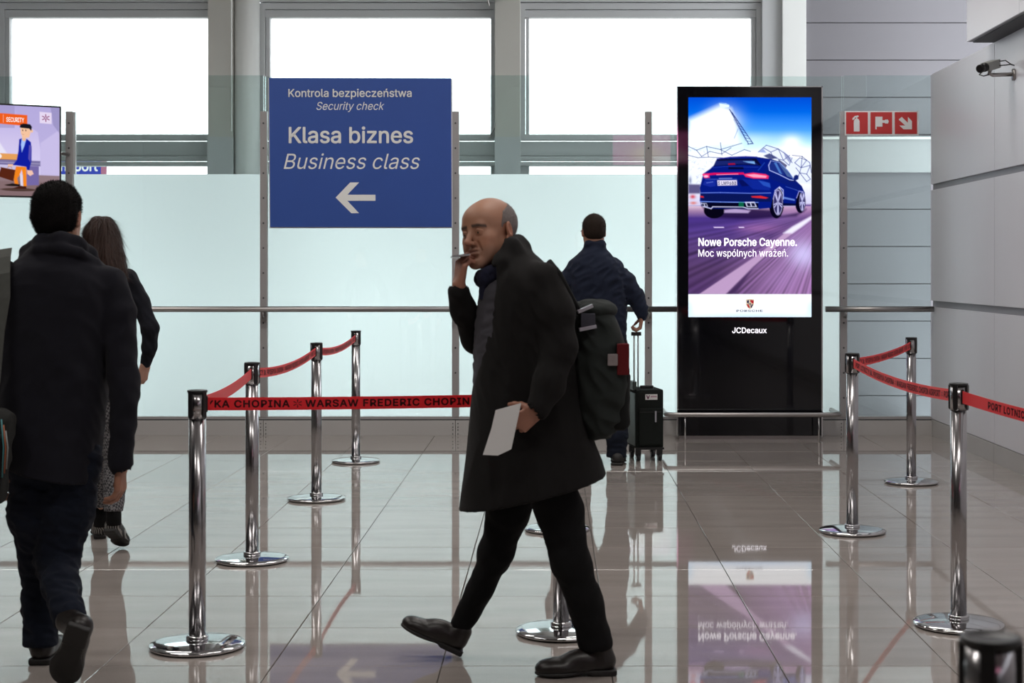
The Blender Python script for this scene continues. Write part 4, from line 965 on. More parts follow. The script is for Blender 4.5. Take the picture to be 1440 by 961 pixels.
def head_mesh(H, f, base, brow=None, lips=(.30,.10,.08), stubble=0.0):
    V, Q = f.mesh(); L = H.loc(V); col = np.tile(np.array(base), (len(V), 1))
    def g(c, r): return np.exp(-(((L-np.array(c))/np.array(r))**2).sum(1))
    def mixc(c, a): col[:] = col*(1-a[:,None]) + np.array(c)*a[:,None]
    if lips is not None:
        m = np.clip(g((0,.102,-.0635), (.022,.02,.0085))*1.4-.3, 0, 1); mixc(lips, m*.55)
        for sx in (-1,1): mixc((base[0]*1.05, base[1]*.78, base[2]*.72), g((sx*.045,.07,-.03), (.022,.03,.02))*.5)
        mixc((base[0]*1.0, base[1]*.7, base[2]*.65), g((0,.12,-.035), (.014,.014,.014))*.6); mixc((base[0]*.95, base[1]*.65, base[2]*.6), g((.085,-.01,0), (.02,.03,.04))*.6+g((-.085,-.01,0), (.02,.03,.04))*.6)
    if stubble: m = np.clip((-.045-L[:,2])/.02, 0, 1)*np.clip((L[:,1]-.0)/.03, 0, 1); mixc((.16,.12,.11), m*stubble)
    if brow is not None:
        for sx in (-1,1):
            x = np.abs(L[:,0]*sx-.033); m = (L[:,0]*sx > .010)*(L[:,0]*sx < .054)*np.exp(-((L[:,2]-(.0215-.15*np.maximum(L[:,0]*sx-.036, 0)*2))/.0048)**2)*(L[:,1] > .05); mixc(brow, np.clip(m*1.3, 0, .9))
    return V, Q, col
def hand(f, wr, d, n, side, curl=(25,35,25), s=1.0, spread=.12, thumb=.5, k=.006, fore=None):
    wr = np.array(wr, float); d = np.array(d, float); d /= np.linalg.norm(d); n = np.array(n, float); n -= d*(n@d); n /= np.linalg.norm(n)
    u = np.cross(d, n)*side
    fo = -d if fore is None else (np.array(fore, float)-wr)/np.linalg.norm(np.array(fore, float)-wr)
    f.cap(wr+fo*.04, .025*s, wr+d*.01, .024*s, .015)
    offs = (.030, .010, -.011, -.030); L = (.074, .082, .076, .060); kn = (.088,.092,.088,.080)
    for o, l, q in zip(offs, L, kn):
        b = wr + d*q*s + u*o*s; f.cap(wr+u*o*.6*s+d*.012, .013*s, b, .0115*s, .010)
        ang = 0; p = b; dd = d + u*o*spread*8; dd /= np.linalg.norm(dd); rr = [.0095,.0088,.0080,.0070]
        for j, fr in enumerate((.45,.31,.24)):
            ang += math.radians(curl[j]); v = dd*math.cos(ang) + n*math.sin(ang); q2 = p + v*l*fr*s; f.cap(p, rr[j]*s, q2, rr[j+1]*s, .003); p = q2
    p = wr + d*.022*s + u*.024*s; f.cap(wr+d*.01, .014*s, p, .015*s, .01)
    v = d*.62 + u*.62 + n*thumb
    for l, r0, r1 in ((.042,.0145,.0115), (.034,.0112,.0098), (.026,.0098,.0078)):
        v = v/np.linalg.norm(v); q2 = p + v*l*s; f.cap(p, r0*s, q2, r1*s, .005); p = q2; v = v + d*.35 + n*.25*thumb
def hand_field(wr, h=.003, **kw):
    wr = np.array(wr, float); f = Field(wr-.22, wr+.22, h); hand(f, wr, **kw); return f
def merge(parts):
    Vs, Qs, Cs, o = [], [], [], 0
    for V, Q, c in parts: Vs.append(V); Qs.append(Q+o); Cs.append(c); o += len(V)
    return np.concatenate(Vs), np.concatenate(Qs), np.concatenate(Cs)
def body_obj(parent, parts):
    V, Q, c = merge(parts); return world_parent(np_mesh('body', V, Q, M_skin, col=c), parent)
def limb_parts(lo, hi, chains, base, h=.010, lofts=()):
    f = Field(lo, hi, h)
    for pts, rs in chains: f.chain(pts, [max(r*.66, .022) for r in rs], .012)
    V, Q = f.mesh(); return V, Q, np.tile(np.array(base), (len(V), 1))
def shoe(parent, heel, toe, ankle, w=.095, m=None, upref=(0,0,1), name='shoe', h=.0045, ar=.040):
    m = m or M_leather
    heel = np.array(heel, float); toe = np.array(toe, float); ankle = np.array(ankle, float); d = toe-heel; Ln = np.linalg.norm(d); d /= Ln
    up = np.array(upref, float); up -= d*(up@d); up /= np.linalg.norm(up); sd = np.cross(d, up); R = np.stack([d, sd, up], 1)
    c = (heel+toe)/2+up*.05; f = Field(c-Ln*.5-.10, c+Ln*.5+.10, h)
    f.cap(heel+d*.036+up*.045, .034, heel+d*Ln*.55+up*.036, .036, .02); f.ell(heel+d*Ln*.70+up*.030, (Ln*.26, w*.50, .034), R, .02)
    f.ell(heel+d*Ln*.84+up*.026, (Ln*.155, w*.41, .024), R, .02); f.ell(heel+d*Ln*.40+up*.052, (Ln*.22, w*.36, .038), R, .03)
    f.cap(heel+d*.045+up*.055, .038, ankle, ar, .02); f.cut(heel+up*.016, -up)
    o = field_obj(name, f, m, parent)
    f = Field(c-Ln*.5-.06, c+Ln*.5+.06, h)
    def sole(c_, hs, rad): f.rbox(c_, hs, rad, R, .01)
    sole(heel+d*.045+up*.013, (.045, w*.36, .0135), .006); sole(heel+d*Ln*.5+up*.0145, (Ln*.3, w*.34, .007), .005)
    f.ell(heel+d*Ln*.72+up*.012, (Ln*.285, w*.53, .013), R, .01); f.cut(heel+up*.0005, -up); f.cut(heel+up*.0215, up)
    V, Q = f.mesh(); s_ = np_mesh('sole', V, Q, M_solem); world_parent(s_, o); return o
def leg_cloth(parent, chains, m, lo, hi, h=.007, seed=1, amp=.004, cuts=(), freq=(5,5,9)):
    f = Field(lo, hi, h)
    for pts, rs, k in chains: f.chain(pts, rs, k)
    f.disp(wrinkle(seed, freq, amp))
    for p, n in cuts: f.cut(p, n)
    return field_obj('trousers', f, m, parent)
A = np.array
def strands(hair, n, ln, wd, seed, fall=0.0, lift=1.0, amin=None):
    # thin tapering locks rooted on the hair surface, one mesh
    me = hair.data; nv = len(me.vertices); co = np.empty(nv*3); me.vertices.foreach_get('co', co); co = co.reshape(-1, 3); no = np.empty(nv*3); me.vertices.foreach_get('normal', no); no = no.reshape(-1, 3)
    rng = np.random.RandomState(seed); idx = rng.randint(0, nv, n); p = co[idx]; q = no[idx]
    if fall: dn = np.array([0, 0, -1.0]) - q*(-q[:, 2:3]); d = dn/np.maximum(np.linalg.norm(dn, axis=1, keepdims=True), .15)*fall + q*lift + rng.normal(0, .10, (n, 3))
    else: d = q*lift + rng.normal(0, .45, (n, 3)) + np.array([0, 0, -.25])
    d = d/np.linalg.norm(d, axis=1, keepdims=True); L = ln*rng.uniform(.6, 1.2, (n, 1)); s_ = np.cross(d, q); s_ = s_/np.maximum(np.linalg.norm(s_, axis=1, keepdims=True), 1e-6)*wd
    V = np.concatenate([p-s_, p+s_, p+d*L*.5+s_*.6+q*.001, p+d*L*.5-s_*.6+q*.001, p+d*L]); i = np.arange(n)
    F_ = [(a, a+n, a+2*n, a+3*n) for a in i.tolist()] + [(a+3*n, a+2*n, a+4*n) for a in i.tolist()]
    m2 = bpy.data.meshes.new('hair_strands'); m2.from_pydata(V.tolist(), [], F_); o = mesh_obj('hair_strands', m2, me.materials[0]); o.parent = hair; o['kind'] = 'stuff'; return o

# ---- the man in the long black coat, walking left across the front
Y0 = 5.55; sC = Y0/F
def JC(px, py, dy=0.0): return A(P(px, py, Y0+dy))
pc = empty('person', (JC(745,0)[0], Y0+.05, 0), 'balding person in long black coat striding left across the front, hand raised to mouth', 'person')
skinC = (.40,.20,.125)
HC = Head(JC(689,328,.06), math.radians(140), math.radians(6), math.radians(0), 1.045, math.radians(-11))
fH = head_field(HC, .0028, neckdir=(.55,.12,-1), necklen=.12)
hC = head_mesh(HC, fH, skinC, brow=(.05,.035,.03), lips=(.30,.11,.09), stubble=.25)
wrR = JC(645,406,-.01); wrL = JC(757,577,-.235)
h1 = hand_field(wrR, d=(.12,-.02,1), n=(1,.45,.1), side=1, curl=(38,60,40), fore=JC(662,448,.05)); V, Q = h1.mesh(); hR = (V, Q, np.tile(A((.36,.165,.11)), (len(V),1)))
h1 = hand_field(wrL, d=(-.80,.05,-.55), n=(.0,1,.15), side=-1, curl=(58,60,40), s=.93, thumb=.9, fore=JC(772,540,-.21)); V, Q = h1.mesh(); hL = (V, Q, np.tile(A((.36,.165,.11)), (len(V),1)))
shR, elR = JC(716,402,.25), JC(669,476,.12); shL, elL = JC(766,396,-.10), JC(787,490,-.165)
hipR, knR, anR = JC(735,650,.14), JC(697,778,.19), JC(648,884,.215); hipL, knL, anL = JC(768,650,-.03), JC(803,790,-.05), JC(838,898,-.02)
lb = limb_parts((-.55,5.1,-.02), (.4,6.1,1.5), [([JC(735,392,.05), JC(745,450,.05), JC(748,560,.05), JC(750,640,.05)], [.10,.12,.11,.12]), ([shR, elR, wrR], [.045,.038,.036]), ([shL, elL, wrL], [.045,.038,.025]), ([hipR, knR, anR], [.07,.045,.03]), ([hipL, knL, anL], [.07,.045,.035])], skinC)
body_obj(pc, [hC, hR, hL, lb])
for sx in (-1, 1):
    bm = bmesh.new(); bmesh.ops.create_uvsphere(bm, u_segments=16, v_segments=10, radius=.0118); bmesh.ops.translate(bm, vec=HC.w((sx*.031,.0822,-.001)), verts=bm.verts)
    e = world_parent(bm_obj('eye', bm, M_eye, None, True), pc)
    bm = bmesh.new(); bmesh.ops.create_uvsphere(bm, u_segments=12, v_segments=8, radius=.0058); bmesh.ops.translate(bm, vec=HC.w((sx*.031,.0890,-.002)), verts=bm.verts); world_parent(bm_obj('iris', bm, M_iris, None, True), e)
f = Field(HC.c-.16, HC.c+.16, .0035); f.ell(HC.w((0,-.016,.034)), HC.r((.0795,.0975,.0845)), HC.R, .001)
f.cut(HC.w((0,-.02,.076)), HC.R @ A((0,.55,1))); f.cut(HC.w((0,.026,0)), HC.R @ A((0,1,.35))); f.cut(HC.w((0,-.03,-.045)), HC.R @ A((0,.3,-1)))
f.ell(HC.w((.082,.0,-.004)), HC.r((.014,.022,.030)), HC.R, .002, 's'); f.ell(HC.w((-.082,.0,-.004)), HC.r((.014,.022,.030)), HC.R, .002, 's'); f.disp(wrinkle(3, (90,90,90), .0007)); strands(field_obj('hair', f, M_hairgrey, pc), 2500, .004, .0004, 1)
# overcoat
def secs(rows, Yc, J):
    out = []
    for py, a, b, dy, ry in rows:
        p, q = J(a, py, dy), J(b, py, dy); out.append((p[2], (p[0]+q[0])/2, p[1], (q[0]-p[0])/2, ry))
    return out
cC = [(336,705,728,.07,.05), (352,700,742,.06,.10), (368,694,768,.06,.17), (385,690,785,.06,.215), (405,688,797,.05,.225), (450,680,808,.05,.225), (500,671,812,.05,.215), (560,663,820,.05,.215), (620,657,836,.05,.235), (680,650,857,.05,.26), (745,644,882,.05,.28)]
f = Field(*bbox(JC, 615, 745, -.42, 895, 325, .47), .0065)
f.loft(secs(cC, Y0, JC), .02, n=2.2)
f.chain([shL, JC(780,440,-.14), elL, JC(773,540,-.21), JC(757,574,-.235)], [.066,.060,.053,.046,.041], .045)
f.chain([shR, JC(692,445,.19), elR, JC(652,436,.045), JC(645,411,.0)], [.068,.060,.050,.042,.040], .03)
for dy, sgn in ((-.065,1), (.19,1)):
    f.chain([JC(731,349,.06), JC(722,356,dy*.8+.02), JC(708,372,dy), JC(694,392,dy*.9), JC(686,420,dy*.75)], [.034,.034,.034,.026,.015], .02)
f.chain([JC(727,340,.06), JC(719,346,-.03), JC(704,362,-.055)], [.024,.024,.020], .02)
vw = wrinkle(11, (3.2,3.2,.9), .006); hw = wrinkle(12, (6,6,7), .0035)
f.disp(lambda x, y, z: vw(x, y, z)*np.clip((1.25-z)/.5, 0, 1) + .7*hw(x, y, z)*np.clip((z-.75)/.3, 0, 1))
# opening at the front showing knit and scarf
f.loft([(JC(0,545)[2], JC(655,0)[0], Y0-.0, .020, .06), (JC(0,500)[2], JC(668,0)[0], Y0-.01, .03, .10), (JC(0,450)[2], JC(680,0)[0], Y0-.02, .034, .12), (JC(0,400)[2], JC(688,0)[0], Y0-.02, .034, .12), (JC(0,375)[2], JC(690,0)[0], Y0-.02, .03, .10)], .01, 's')
hp = JC(857,681,-.2); hn = (A(JC(680,723,-.2))-hp); f.cut(hp, A((hn[2], 0, -hn[0]))*(1 if -hn[0] < 0 else -1))
inn = [(a-.02 if i == len(cC)-1 else a, b, c, max(d-.02, .01), e-.02) for i, (a, b, c, d, e) in enumerate(secs(cC[-5:], Y0, JC))]
f.loft(inn, .001, 's', n=2.2)
hwv = A(P(757,574,Y0-.235))
f.cap(JC(645,405,0), .030, JC(644,398,0), .030, .001, 's'); f.cap(JC(754,577,-.235), .031, JC(744,582,-.235), .030, .001, 's')
field_obj('overcoat', f, M_coatblack, pc)
f = Field(*bbox(JC, 640, 570, -.3, 790, 370, .3), .007); f.loft(secs([(385,684,770,.05,.10), (400,676,785,.05,.17), (450,668,790,.05,.185), (500,665,795,.05,.185), (560,665,800,.05,.19)], Y0, JC), .01)
f.disp(wrinkle(5, (8,8,14), .003)); field_obj('sweater', f, M_sweater, pc)
f = Field(*bbox(JC, 650, 420, -.2, 760, 340, .25), .005); f.chain([JC(726,352,.05), JC(708,376,-.055), JC(686,389,-.03), JC(680,392,.04), JC(700,378,.15), JC(726,352,.05)], [.03]*6, .02)
f.cap(JC(684,392,-.02), .024, JC(680,420,-.02), .018, .02); f.disp(wrinkle(8, (20,20,14), .003)); field_obj('scarf', f, M_scarf, pc)
leg_cloth(pc, [([hipR, JC(716,715,.165), knR, JC(676,830,.205), JC(650,876,.215)], [.088,.076,.060,.046,.043], .03), ([hipL, JC(786,715,-.04), knL, JC(822,845,-.035), JC(837,903,-.02)], [.092,.080,.066,.058,.060], .03)], M_trblack, *bbox(JC, 600, 925, -.25, 890, 640, .4), seed=7, cuts=[(JC(650,886,.215), A((-.45,0,-1))), (JC(837,911,0), A((0,0,-1)))])
shoe(pc, A((JC(648,0,.215)[0], Y0+.215, .006)), A((JC(562,0,.215)[0], Y0+.20, .115)), anR+A((0,0,-.01)), w=.100)
shoe(pc, A((JC(866,0,-.02)[0], Y0-.02, .0)), A((JC(752,0,-.02)[0], Y0-.05, .0)), JC(841,900,-.02), w=.105, ar=.046)
# paper, phone, backpack
pl = [(697,577),(733,567),(726,600),(719,632),(700,641),(679,640),(691,603)]
cpp = JC(708,605,-.262)
pe = empty('paper_sheet', cpp, 'folded white sheet of paper held against the long black coat', 'paper')
bm = bmesh.new(); add_prism(bm, [(JC(a,b,-.262)[0], JC(a,b,-.262)[2]) for a, b in pl], Y0-.2625, Y0-.2610); world_parent(bm_obj('sheet', bm, M_white), pe)
bm = bmesh.new(); add_prism(bm, [(JC(a,b,-.258)[0], JC(a,b,-.258)[2]) for a, b in [(699,583),(730,574),(722,612),(715,634),(686,637),(694,606)]], Y0-.2600, Y0-.2590); world_parent(bm_obj('folded_leaf', bm, M_white), pe)
Mp = Matrix.Translation(Vector(JC(648,360,-.01))) @ Matrix.Rotation(-.12, 4, 'Y') @ Matrix.Rotation(.1, 4, 'Z')
ph = empty('phone', JC(648,360,-.01), 'slim pale edged phone held level at the mouth of the coated man', 'phone')
world_parent(box('phone_body', -.034, .030, -.055, .075, -.0035, .0035, mat('phone_edge', (.55,.55,.57), .25, .6), bevel=.003, M=Mp), ph)
world_parent(box('phone_screen', -.031, .027, -.052, .072, .0033, .0042, M_gloss, M=Mp), ph)
bk_ = empty('backpack', JC(845,610,.05), 'dark grey green backpack with silver buckles and a red patch behind the coated man', 'backpack')
M_bp = cloth('backpack_fabric', (.030,.036,.034), scale=500); M_bp2 = cloth('backpack_dark', (.014,.015,.015), scale=500)
f = Field(*bbox(JC, 790, 660, -.25, 905, 400, .35), .0065)
f.loft(secs([(425,812,842,.05,.08), (440,806,862,.05,.125), (475,806,876,.05,.145), (530,808,884,.05,.155), (580,812,880,.05,.15), (608,818,866,.05,.13), (616,824,855,.05,.10)], Y0, JC), .02, n=3.0); f.disp(wrinkle(21, (6,6,6), .006)); field_obj('main_bag', f, M_bp, bk_)
f = Field(*bbox(JC, 810, 640, -.3, 915, 420, .35), .0065); f.rbox(JC(866,560,.05), (.045,.115,.105), .03, None, .01); f.disp(wrinkle(22, (8,8,8), .004)); field_obj('front_pocket', f, M_bp2, bk_)
f = Field(*bbox(JC, 790, 480, -.3, 905, 400, .35), .006); f.ell(JC(836,436,.05), (.080,.135,.040), None, .01); f.disp(wrinkle(23, (8,8,8), .003)); field_obj('top_flap', f, M_bp, bk_)
world_parent(tube('shoulder_strap', [JC(815,440,-.07), JC(800,412,-.115), JC(786,385,-.13), JC(772,368,-.10)], .011, M_bp2, seg=10), bk_)
M_buck = mat('silver_buckle', (.5,.5,.55), .3, .6)
for (a, b, c, d) in ((812,439,833,430), (814,464,838,459)):
    p, q = JC(a, b, -.105), JC(c, d, -.095); v = Vector(q-p).normalized(); Mx = Matrix.Translation(Vector((p+q)/2)) @ v.to_track_quat('X', 'Z').to_matrix().to_4x4()
    world_parent(box('buckle', -np.linalg.norm(q-p)/2, np.linalg.norm(q-p)/2, -.012, .006, -.006, .006, M_buck, bevel=.002, M=Mx), bk_)
world_parent(box('webbing_panel', JC(816,0,0)[0], JC(836,0,0)[0], Y0-.108, Y0-.06, JC(0,462)[2], JC(0,440)[2], cloth('grey_webbing', (.07,.07,.09)), bevel=.004), bk_)
world_parent(box('red_patch', JC(866,0,0)[0], JC(883,0,0)[0], Y0-.104, Y0-.04, JC(0,525)[2], JC(0,482)[2], cloth('red_patch', (.16,.015,.018)), bevel=.006), bk_)
world_parent(box('pale_patch', JC(853,0,0)[0], JC(867,0,0)[0], Y0-.112, Y0-.06, JC(0,512)[2], JC(0,496)[2], cloth('pale_patch', (.35,.30,.30)), bevel=.004), bk_)

# ---- the man in the navy coat at the left, seen from behind
Y0a = 5.63
def JA(px, py, dy=0.0): return A(P(px, py, Y0a+dy))
pa = empty('person', (JA(82,0)[0], Y0a, 0), 'short haired person seen from behind in dark navy coat at the left edge', 'person')
skinA = (.38,.20,.13)
HA = Head(JA(81,305,.02), math.radians(-2), math.radians(-4), math.radians(1), .955)
fH = head_field(HA, .004, detail=True, necklen=.10); hA = head_mesh(HA, fH, skinA, brow=(.02,.015,.012))
wrA = JA(169,655,-.02); h1 = hand_field(wrA, h=.0035, d=(-.02,.12,-1), n=(-1,.1,0), side=1, curl=(28,32,22)); V, Q = h1.mesh(); hr = (V, Q, np.tile(A((.34,.16,.10)), (len(V),1)))
wrB = JA(-14,650,.0); h1 = hand_field(wrB, h=.004, d=(.02,.12,-1), n=(1,.1,0), side=-1, curl=(28,32,22)); V, Q = h1.mesh(); hl = (V, Q, np.tile(A((.34,.16,.10)), (len(V),1)))
sA, eA = JA(158,412,0), JA(172,530,-.02); sB, eB = JA(4,405,0), JA(-14,530,-.01)
hpA, knA, akA = JA(103,645,0), JA(80,790,-.02), JA(98,868,-.28); hpB, knB, akB = JA(55,645,0), JA(57,785,.08), JA(57,900,.06)
lb = limb_parts((-2.15,5.1,-.02), (-1.3,6.1,1.55), [([JA(80,390,0), JA(78,450,0), JA(74,560,0), JA(76,640,0)], [.11,.12,.11,.12]), ([sA, eA, wrA], [.045,.038,.025]), ([sB, eB, wrB], [.045,.038,.025]), ([hpA, knA, akA], [.07,.045,.035]), ([hpB, knB, akB], [.07,.045,.035])], skinA)
body_obj(pa, [hA, hr, hl, lb])
f = Field(HA.c-.18, HA.c+.18, .0035); f.ell(HA.w((0,-.016,.040)), HA.r((.0865,.106,.092)), HA.R, .001); f.ell(HA.w((0,-.040,-.015)), HA.r((.077,.075,.070)), HA.R, .03)
f.cut(HA.w((0,.045,.03)), HA.R @ A((0,1,-.55))); f.cut(HA.w((0,-.07,-.070)), HA.R @ A((0,.25,-1)))
for sx in (-1,1): f.ell(HA.w((sx*.090,.004,-.012)), HA.r((.022,.026,.036)), HA.R, .004, 's')
f.disp(wrinkle(31, (90,90,60), .0007, n=14, sharp=False)); f.disp(wrinkle(32, (14,14,10), .002, sharp=False)); strands(field_obj('hair', f, M_hairblk, pa), 9000, .008, .0006, 2)
cA = [(340,60,104,.01,.07), (352,48,118,.01,.10), (368,22,142,.01,.14), (385,2,160,.01,.16), (410,-8,166,.01,.165), (450,-4,158,.01,.165), (520,0,150,.01,.16), (600,4,143,.01,.165), (660,10,136,.01,.175), (700,14,130,.01,.18)]
f = Field(*bbox(JA, -55, 700, -.3, 215, 315, .3), .0065); f.loft(secs(cA, Y0a, JA), .02, n=2.3)
f.chain([JA(150,400,.0), JA(166,440,0), JA(174,530,-.02), JA(175,600,-.03), JA(172,652,-.03)], [.072,.066,.054,.048,.046], .014)
f.chain([JA(8,396,.0), JA(-6,440,0), eB, JA(-16,600,-.01), JA(-14,645,0)], [.072,.066,.054,.048,.046], .014)
f.chain([JA(36,372,.09), JA(40,354,.03), JA(60,342,-.06), JA(84,338,-.075), JA(106,344,-.05), JA(124,358,.02), JA(132,376,.08)], [.020,.027,.030,.030,.030,.028,.02], .018)
f.chain([JA(30,380,.07), JA(34,364,.0), JA(56,352,-.085), JA(84,349,-.10), JA(112,356,-.08), JA(134,373,-.02), JA(148,394,.05)], [.015,.020,.022,.022,.022,.021,.015], .010)
vw2 = wrinkle(41, (3.6,3.6,1.0), .007); hw2 = wrinkle(42, (5,5,5), .004)
f.disp(lambda x, y, z: vw2(x, y, z)*np.clip((1.45-z)/.4, 0, 1) + hw2(x, y, z))
hp_ = JA(125,690,-.15); hq = JA(20,668,-.15); hn = hq-hp_; f.cut(hp_, A((hn[2], 0, -hn[0]))*(-1 if -hn[0] > 0 else 1)); 
f.cut(JA(0,694,-.15), A((0,0,-1)))
f.loft([(a, b, c, d-.02, e-.02) for a, b, c, d, e in secs(cA[-4:], Y0a, JA)], .001, 's', n=2.3)
f.cap(JA(171,658,-.02), .037, JA(171,652,-.02), .037, .001, 's')
field_obj('coat', f, M_coatnavy, pa)
leg_cloth(pa, [([hpA, JA(92,720,0), knA, JA(86,825,-.14), JA(97,866,-.26)], [.102,.096,.074,.060,.056], .03), ([hpB, JA(52,720,.03), knB, JA(56,850,.08), JA(57,906,.06)], [.100,.098,.072,.060,.060], .03)], M_jeans, *bbox(JA, -20, 935, -.45, 145, 640, .3), seed=17, amp=.006, freq=(5,5,12), cuts=[(JA(57,914,0), A((0,0,-1)))])
shoe(pa, A((JA(53,0,0)[0], 5.64, 0)), A((JA(46,0,0)[0], 5.92, 0)), JA(57,905,.07), w=.105, ar=.044)
shoe(pa, A(P(110,884,5.20)), A(P(84,966,5.34)), A(P(97,874,5.34)), w=.108, upref=(0,1,.3), ar=.044)
bg_ = empty('shoulder_bag', JA(-8,640,-.05), 'dark shoulder bag on a grey green strap cut off by the left edge', 'bag')
f = Field(*bbox(JA, -80, 740, -.35, 50, 540, .3), .007); f.rbox(JA(-30,640,-.22), (.105,.06,.165), .04, Ry(.12), .01); f.disp(wrinkle(51, (6,6,6), .005)); field_obj('bag_body', f, cloth('bag_fabric', (.035,.036,.034)), bg_)
f = Field(*bbox(JA, -60, 740, -.4, 50, 540, .1), .006); f.rbox(JA(-26,650,-.285), (.075,.02,.10), .015, Ry(.12), .01); field_obj('bag_pocket', f, M_bp2, bg_)
bm = bmesh.new(); pts = [JA(-18,600,-.22), JA(-6,540,-.20), JA(0,470,-.185), JA(3,420,-.175), JA(3,385,-.155), JA(4,362,-.10), JA(6,350,-.03), JA(4,356,.06), JA(0,380,.13)]
rows = []
for i, p in enumerate(pts):
    rows.append([bm.verts.new(p+A((sx*(.026 if i > 2 else .014), 0, sx*.004))+A((0,q,0))) for sx, q in ((-1,0), (1,0), (1,.006), (-1,.006))])
for p, q in zip(rows, rows[1:]):
    for k in range(4): bm.faces.new((p[k], p[(k+1)%4], q[(k+1)%4], q[k]))
bm.faces.new(rows[0]); bm.faces.new(rows[-1][::-1]); bmesh.ops.recalc_face_normals(bm, faces=bm.faces); world_parent(bm_obj('strap', bm, cloth('strap_webbing', (.12,.125,.115))), bg_)
for k, (c, px) in enumerate((((.05,.22,.24), 2), ((.35,.10,.04), 5), ((.25,.27,.26), 8))):
    world_parent(tube('zip_trim', [JA(px,590+8*k,-.31), JA(px+3,630,-.315), JA(px+1,672-6*k,-.31)], .0025, mat('zip_trim_%d' % k, c, .4), seg=8), bg_)

# ---- the woman with long brown hair
Y0b = 8.0
def JB(px, py, dy=0.0): return A(P(px, py, Y0b+dy))
pb_ = empty('person', (JB(155,0)[0], Y0b, 0), 'long haired person in dark jumper and grey checked trousers walking behind the navy coat', 'person')
skinB = (.45,.25,.18)
HB = Head(JB(143,340,.02), math.radians(12), math.radians(-5), 0, .93); fH = head_field(HB, .005, detail=True); hB = head_mesh(HB, fH, skinB)
wB = JB(204,512,-.02); h1 = hand_field(wB, h=.004, d=(-.25,.15,-1), n=(-.8,.5,0), side=1, curl=(30,40,30), s=.9); V, Q = h1.mesh(); hr = (V, Q, np.tile(A(skinB), (len(V),1)))
wB2 = JB(98,520,.02); h1 = hand_field(wB2, h=.005, d=(.1,.15,-1), n=(.8,.5,0), side=-1, curl=(30,40,30), s=.9); V, Q = h1.mesh(); hl = (V, Q, np.tile(A(skinB), (len(V),1)))
sb_, eb_ = JB(183,394,0), JB(211,462,-.05); sb2, eb2 = JB(118,394,0), JB(96,465,-.02)
hb1, kb1, ab1 = JB(168,540,0), JB(163,630,-.02), JB(159,722,-.14); hb2, kb2, ab2 = JB(137,540,0), JB(140,630,.10), JB(142,728,.27)
lb = limb_parts((-2.6,7.6,-.02), (-1.9,8.5,1.5), [([JB(152,395,0), JB(152,460,0), JB(153,540,0)], [.10,.085,.11]), ([sb_, eb_, wB], [.036,.030,.020]), ([sb2, eb2, wB2], [.036,.030,.020]), ([hb1, kb1, ab1], [.065,.042,.030]), ([hb2, kb2, ab2], [.065,.042,.030])], skinB)
body_obj(pb_, [hB, hr, hl, lb])
f = Field(*bbox(JB, 95, 405, -.25, 200, 295, .25), .0045); f.ell(HB.w((0,-.016,.040)), HB.r((.092,.110,.098)), HB.R, .001)
f.loft([(JB(0,388)[2], JB(169,0)[0], Y0b-.09, .050, .045), (JB(0,376)[2], JB(159,0)[0], Y0b-.08, .086, .06), (JB(0,355)[2], JB(152,0)[0], Y0b-.05, .090, .075), (JB(0,335)[2], JB(147,0)[0], Y0b-.02, .088, .085), (JB(0,322)[2], JB(144,0)[0], Y0b, .07, .08), (JB(0,312)[2], JB(143,0)[0], Y0b, .03, .03)], .03)
f.cut(HB.w((0,.055,0)), HB.R @ A((0,1,-.3)))
f.disp(lambda x, y, z: .0022*np.sin(x*330+np.sin(z*18)*2.5)*np.cos(y*160+z*8) + .003*np.sin(x*90+z*14)); f.disp(wrinkle(61, (40,40,4), .0015, sharp=False)); strands(field_obj('hair', f, M_hairbrn, pb_), 3500, .085, .0012, 3, fall=1.0, lift=.04)
f = Field(*bbox(JB, 85, 560, -.3, 235, 365, .3), .006)
f.loft(secs([(372,138,165,0,.06), (384,122,182,0,.10), (400,116,186,0,.12), (440,120,182,0,.12), (470,123,182,0,.105), (505,118,188,0,.12), (530,114,192,0,.13)], Y0b, JB), .02)
f.chain([JB(180,392,0), JB(197,425,-.02), eb_, JB(210,490,-.04), JB(205,511,-.02)], [.050,.046,.042,.036,.026], .02); f.chain([JB(122,392,0), JB(105,425,-.01), eb2, JB(96,500,0), JB(97,516,.02)], [.050,.046,.042,.036,.026], .02)
f.disp(wrinkle(62, (10,10,12), .0035)); field_obj('jumper', f, M_knit, pb_)
def check_mat():
    m = bpy.data.materials.new('houndstooth_grey'); m.use_nodes = True; nt = m.node_tree; L = nt.links; b = nt.nodes['Principled BSDF']; b.inputs['Roughness'].default_value = .9
    tc = nt.nodes.new('ShaderNodeNewGeometry'); mp = nt.nodes.new('ShaderNodeMapping'); mp.inputs['Scale'].default_value = (55,55,55); mp.inputs['Rotation'].default_value = (0,.3,0); L.new(tc.outputs['Position'], mp.inputs[0])
    c = nt.nodes.new('ShaderNodeTexChecker'); c.inputs['Scale'].default_value = 1.6; c.inputs[1].default_value = (.035,.035,.04,1); c.inputs[2].default_value = (.17,.165,.17,1); L.new(mp.outputs[0], c.inputs[0]); L.new(c.outputs[0], b.inputs['Base Color']); return m
M_check = check_mat()
leg_cloth(pb_, [([hb1, JB(165,590,0), kb1, JB(161,680,-.07), JB(160,722,-.13)], [.098,.080,.062,.052,.050], .03), ([hb2, JB(138,590,.03), kb2, JB(142,680,.18), JB(142,718,.25)], [.098,.080,.062,.052,.048], .03), ([JB(142,538,0), JB(166,538,0)], [.10,.10], .03)], M_check, *bbox(JB, 100, 740, -.3, 215, 510, .45), seed=27, amp=.003, cuts=[(JB(160,719,-.1), A((0,-.1,-1)))])
M_zebra = mat('striped_shoe', (.10,.10,.10), .5)
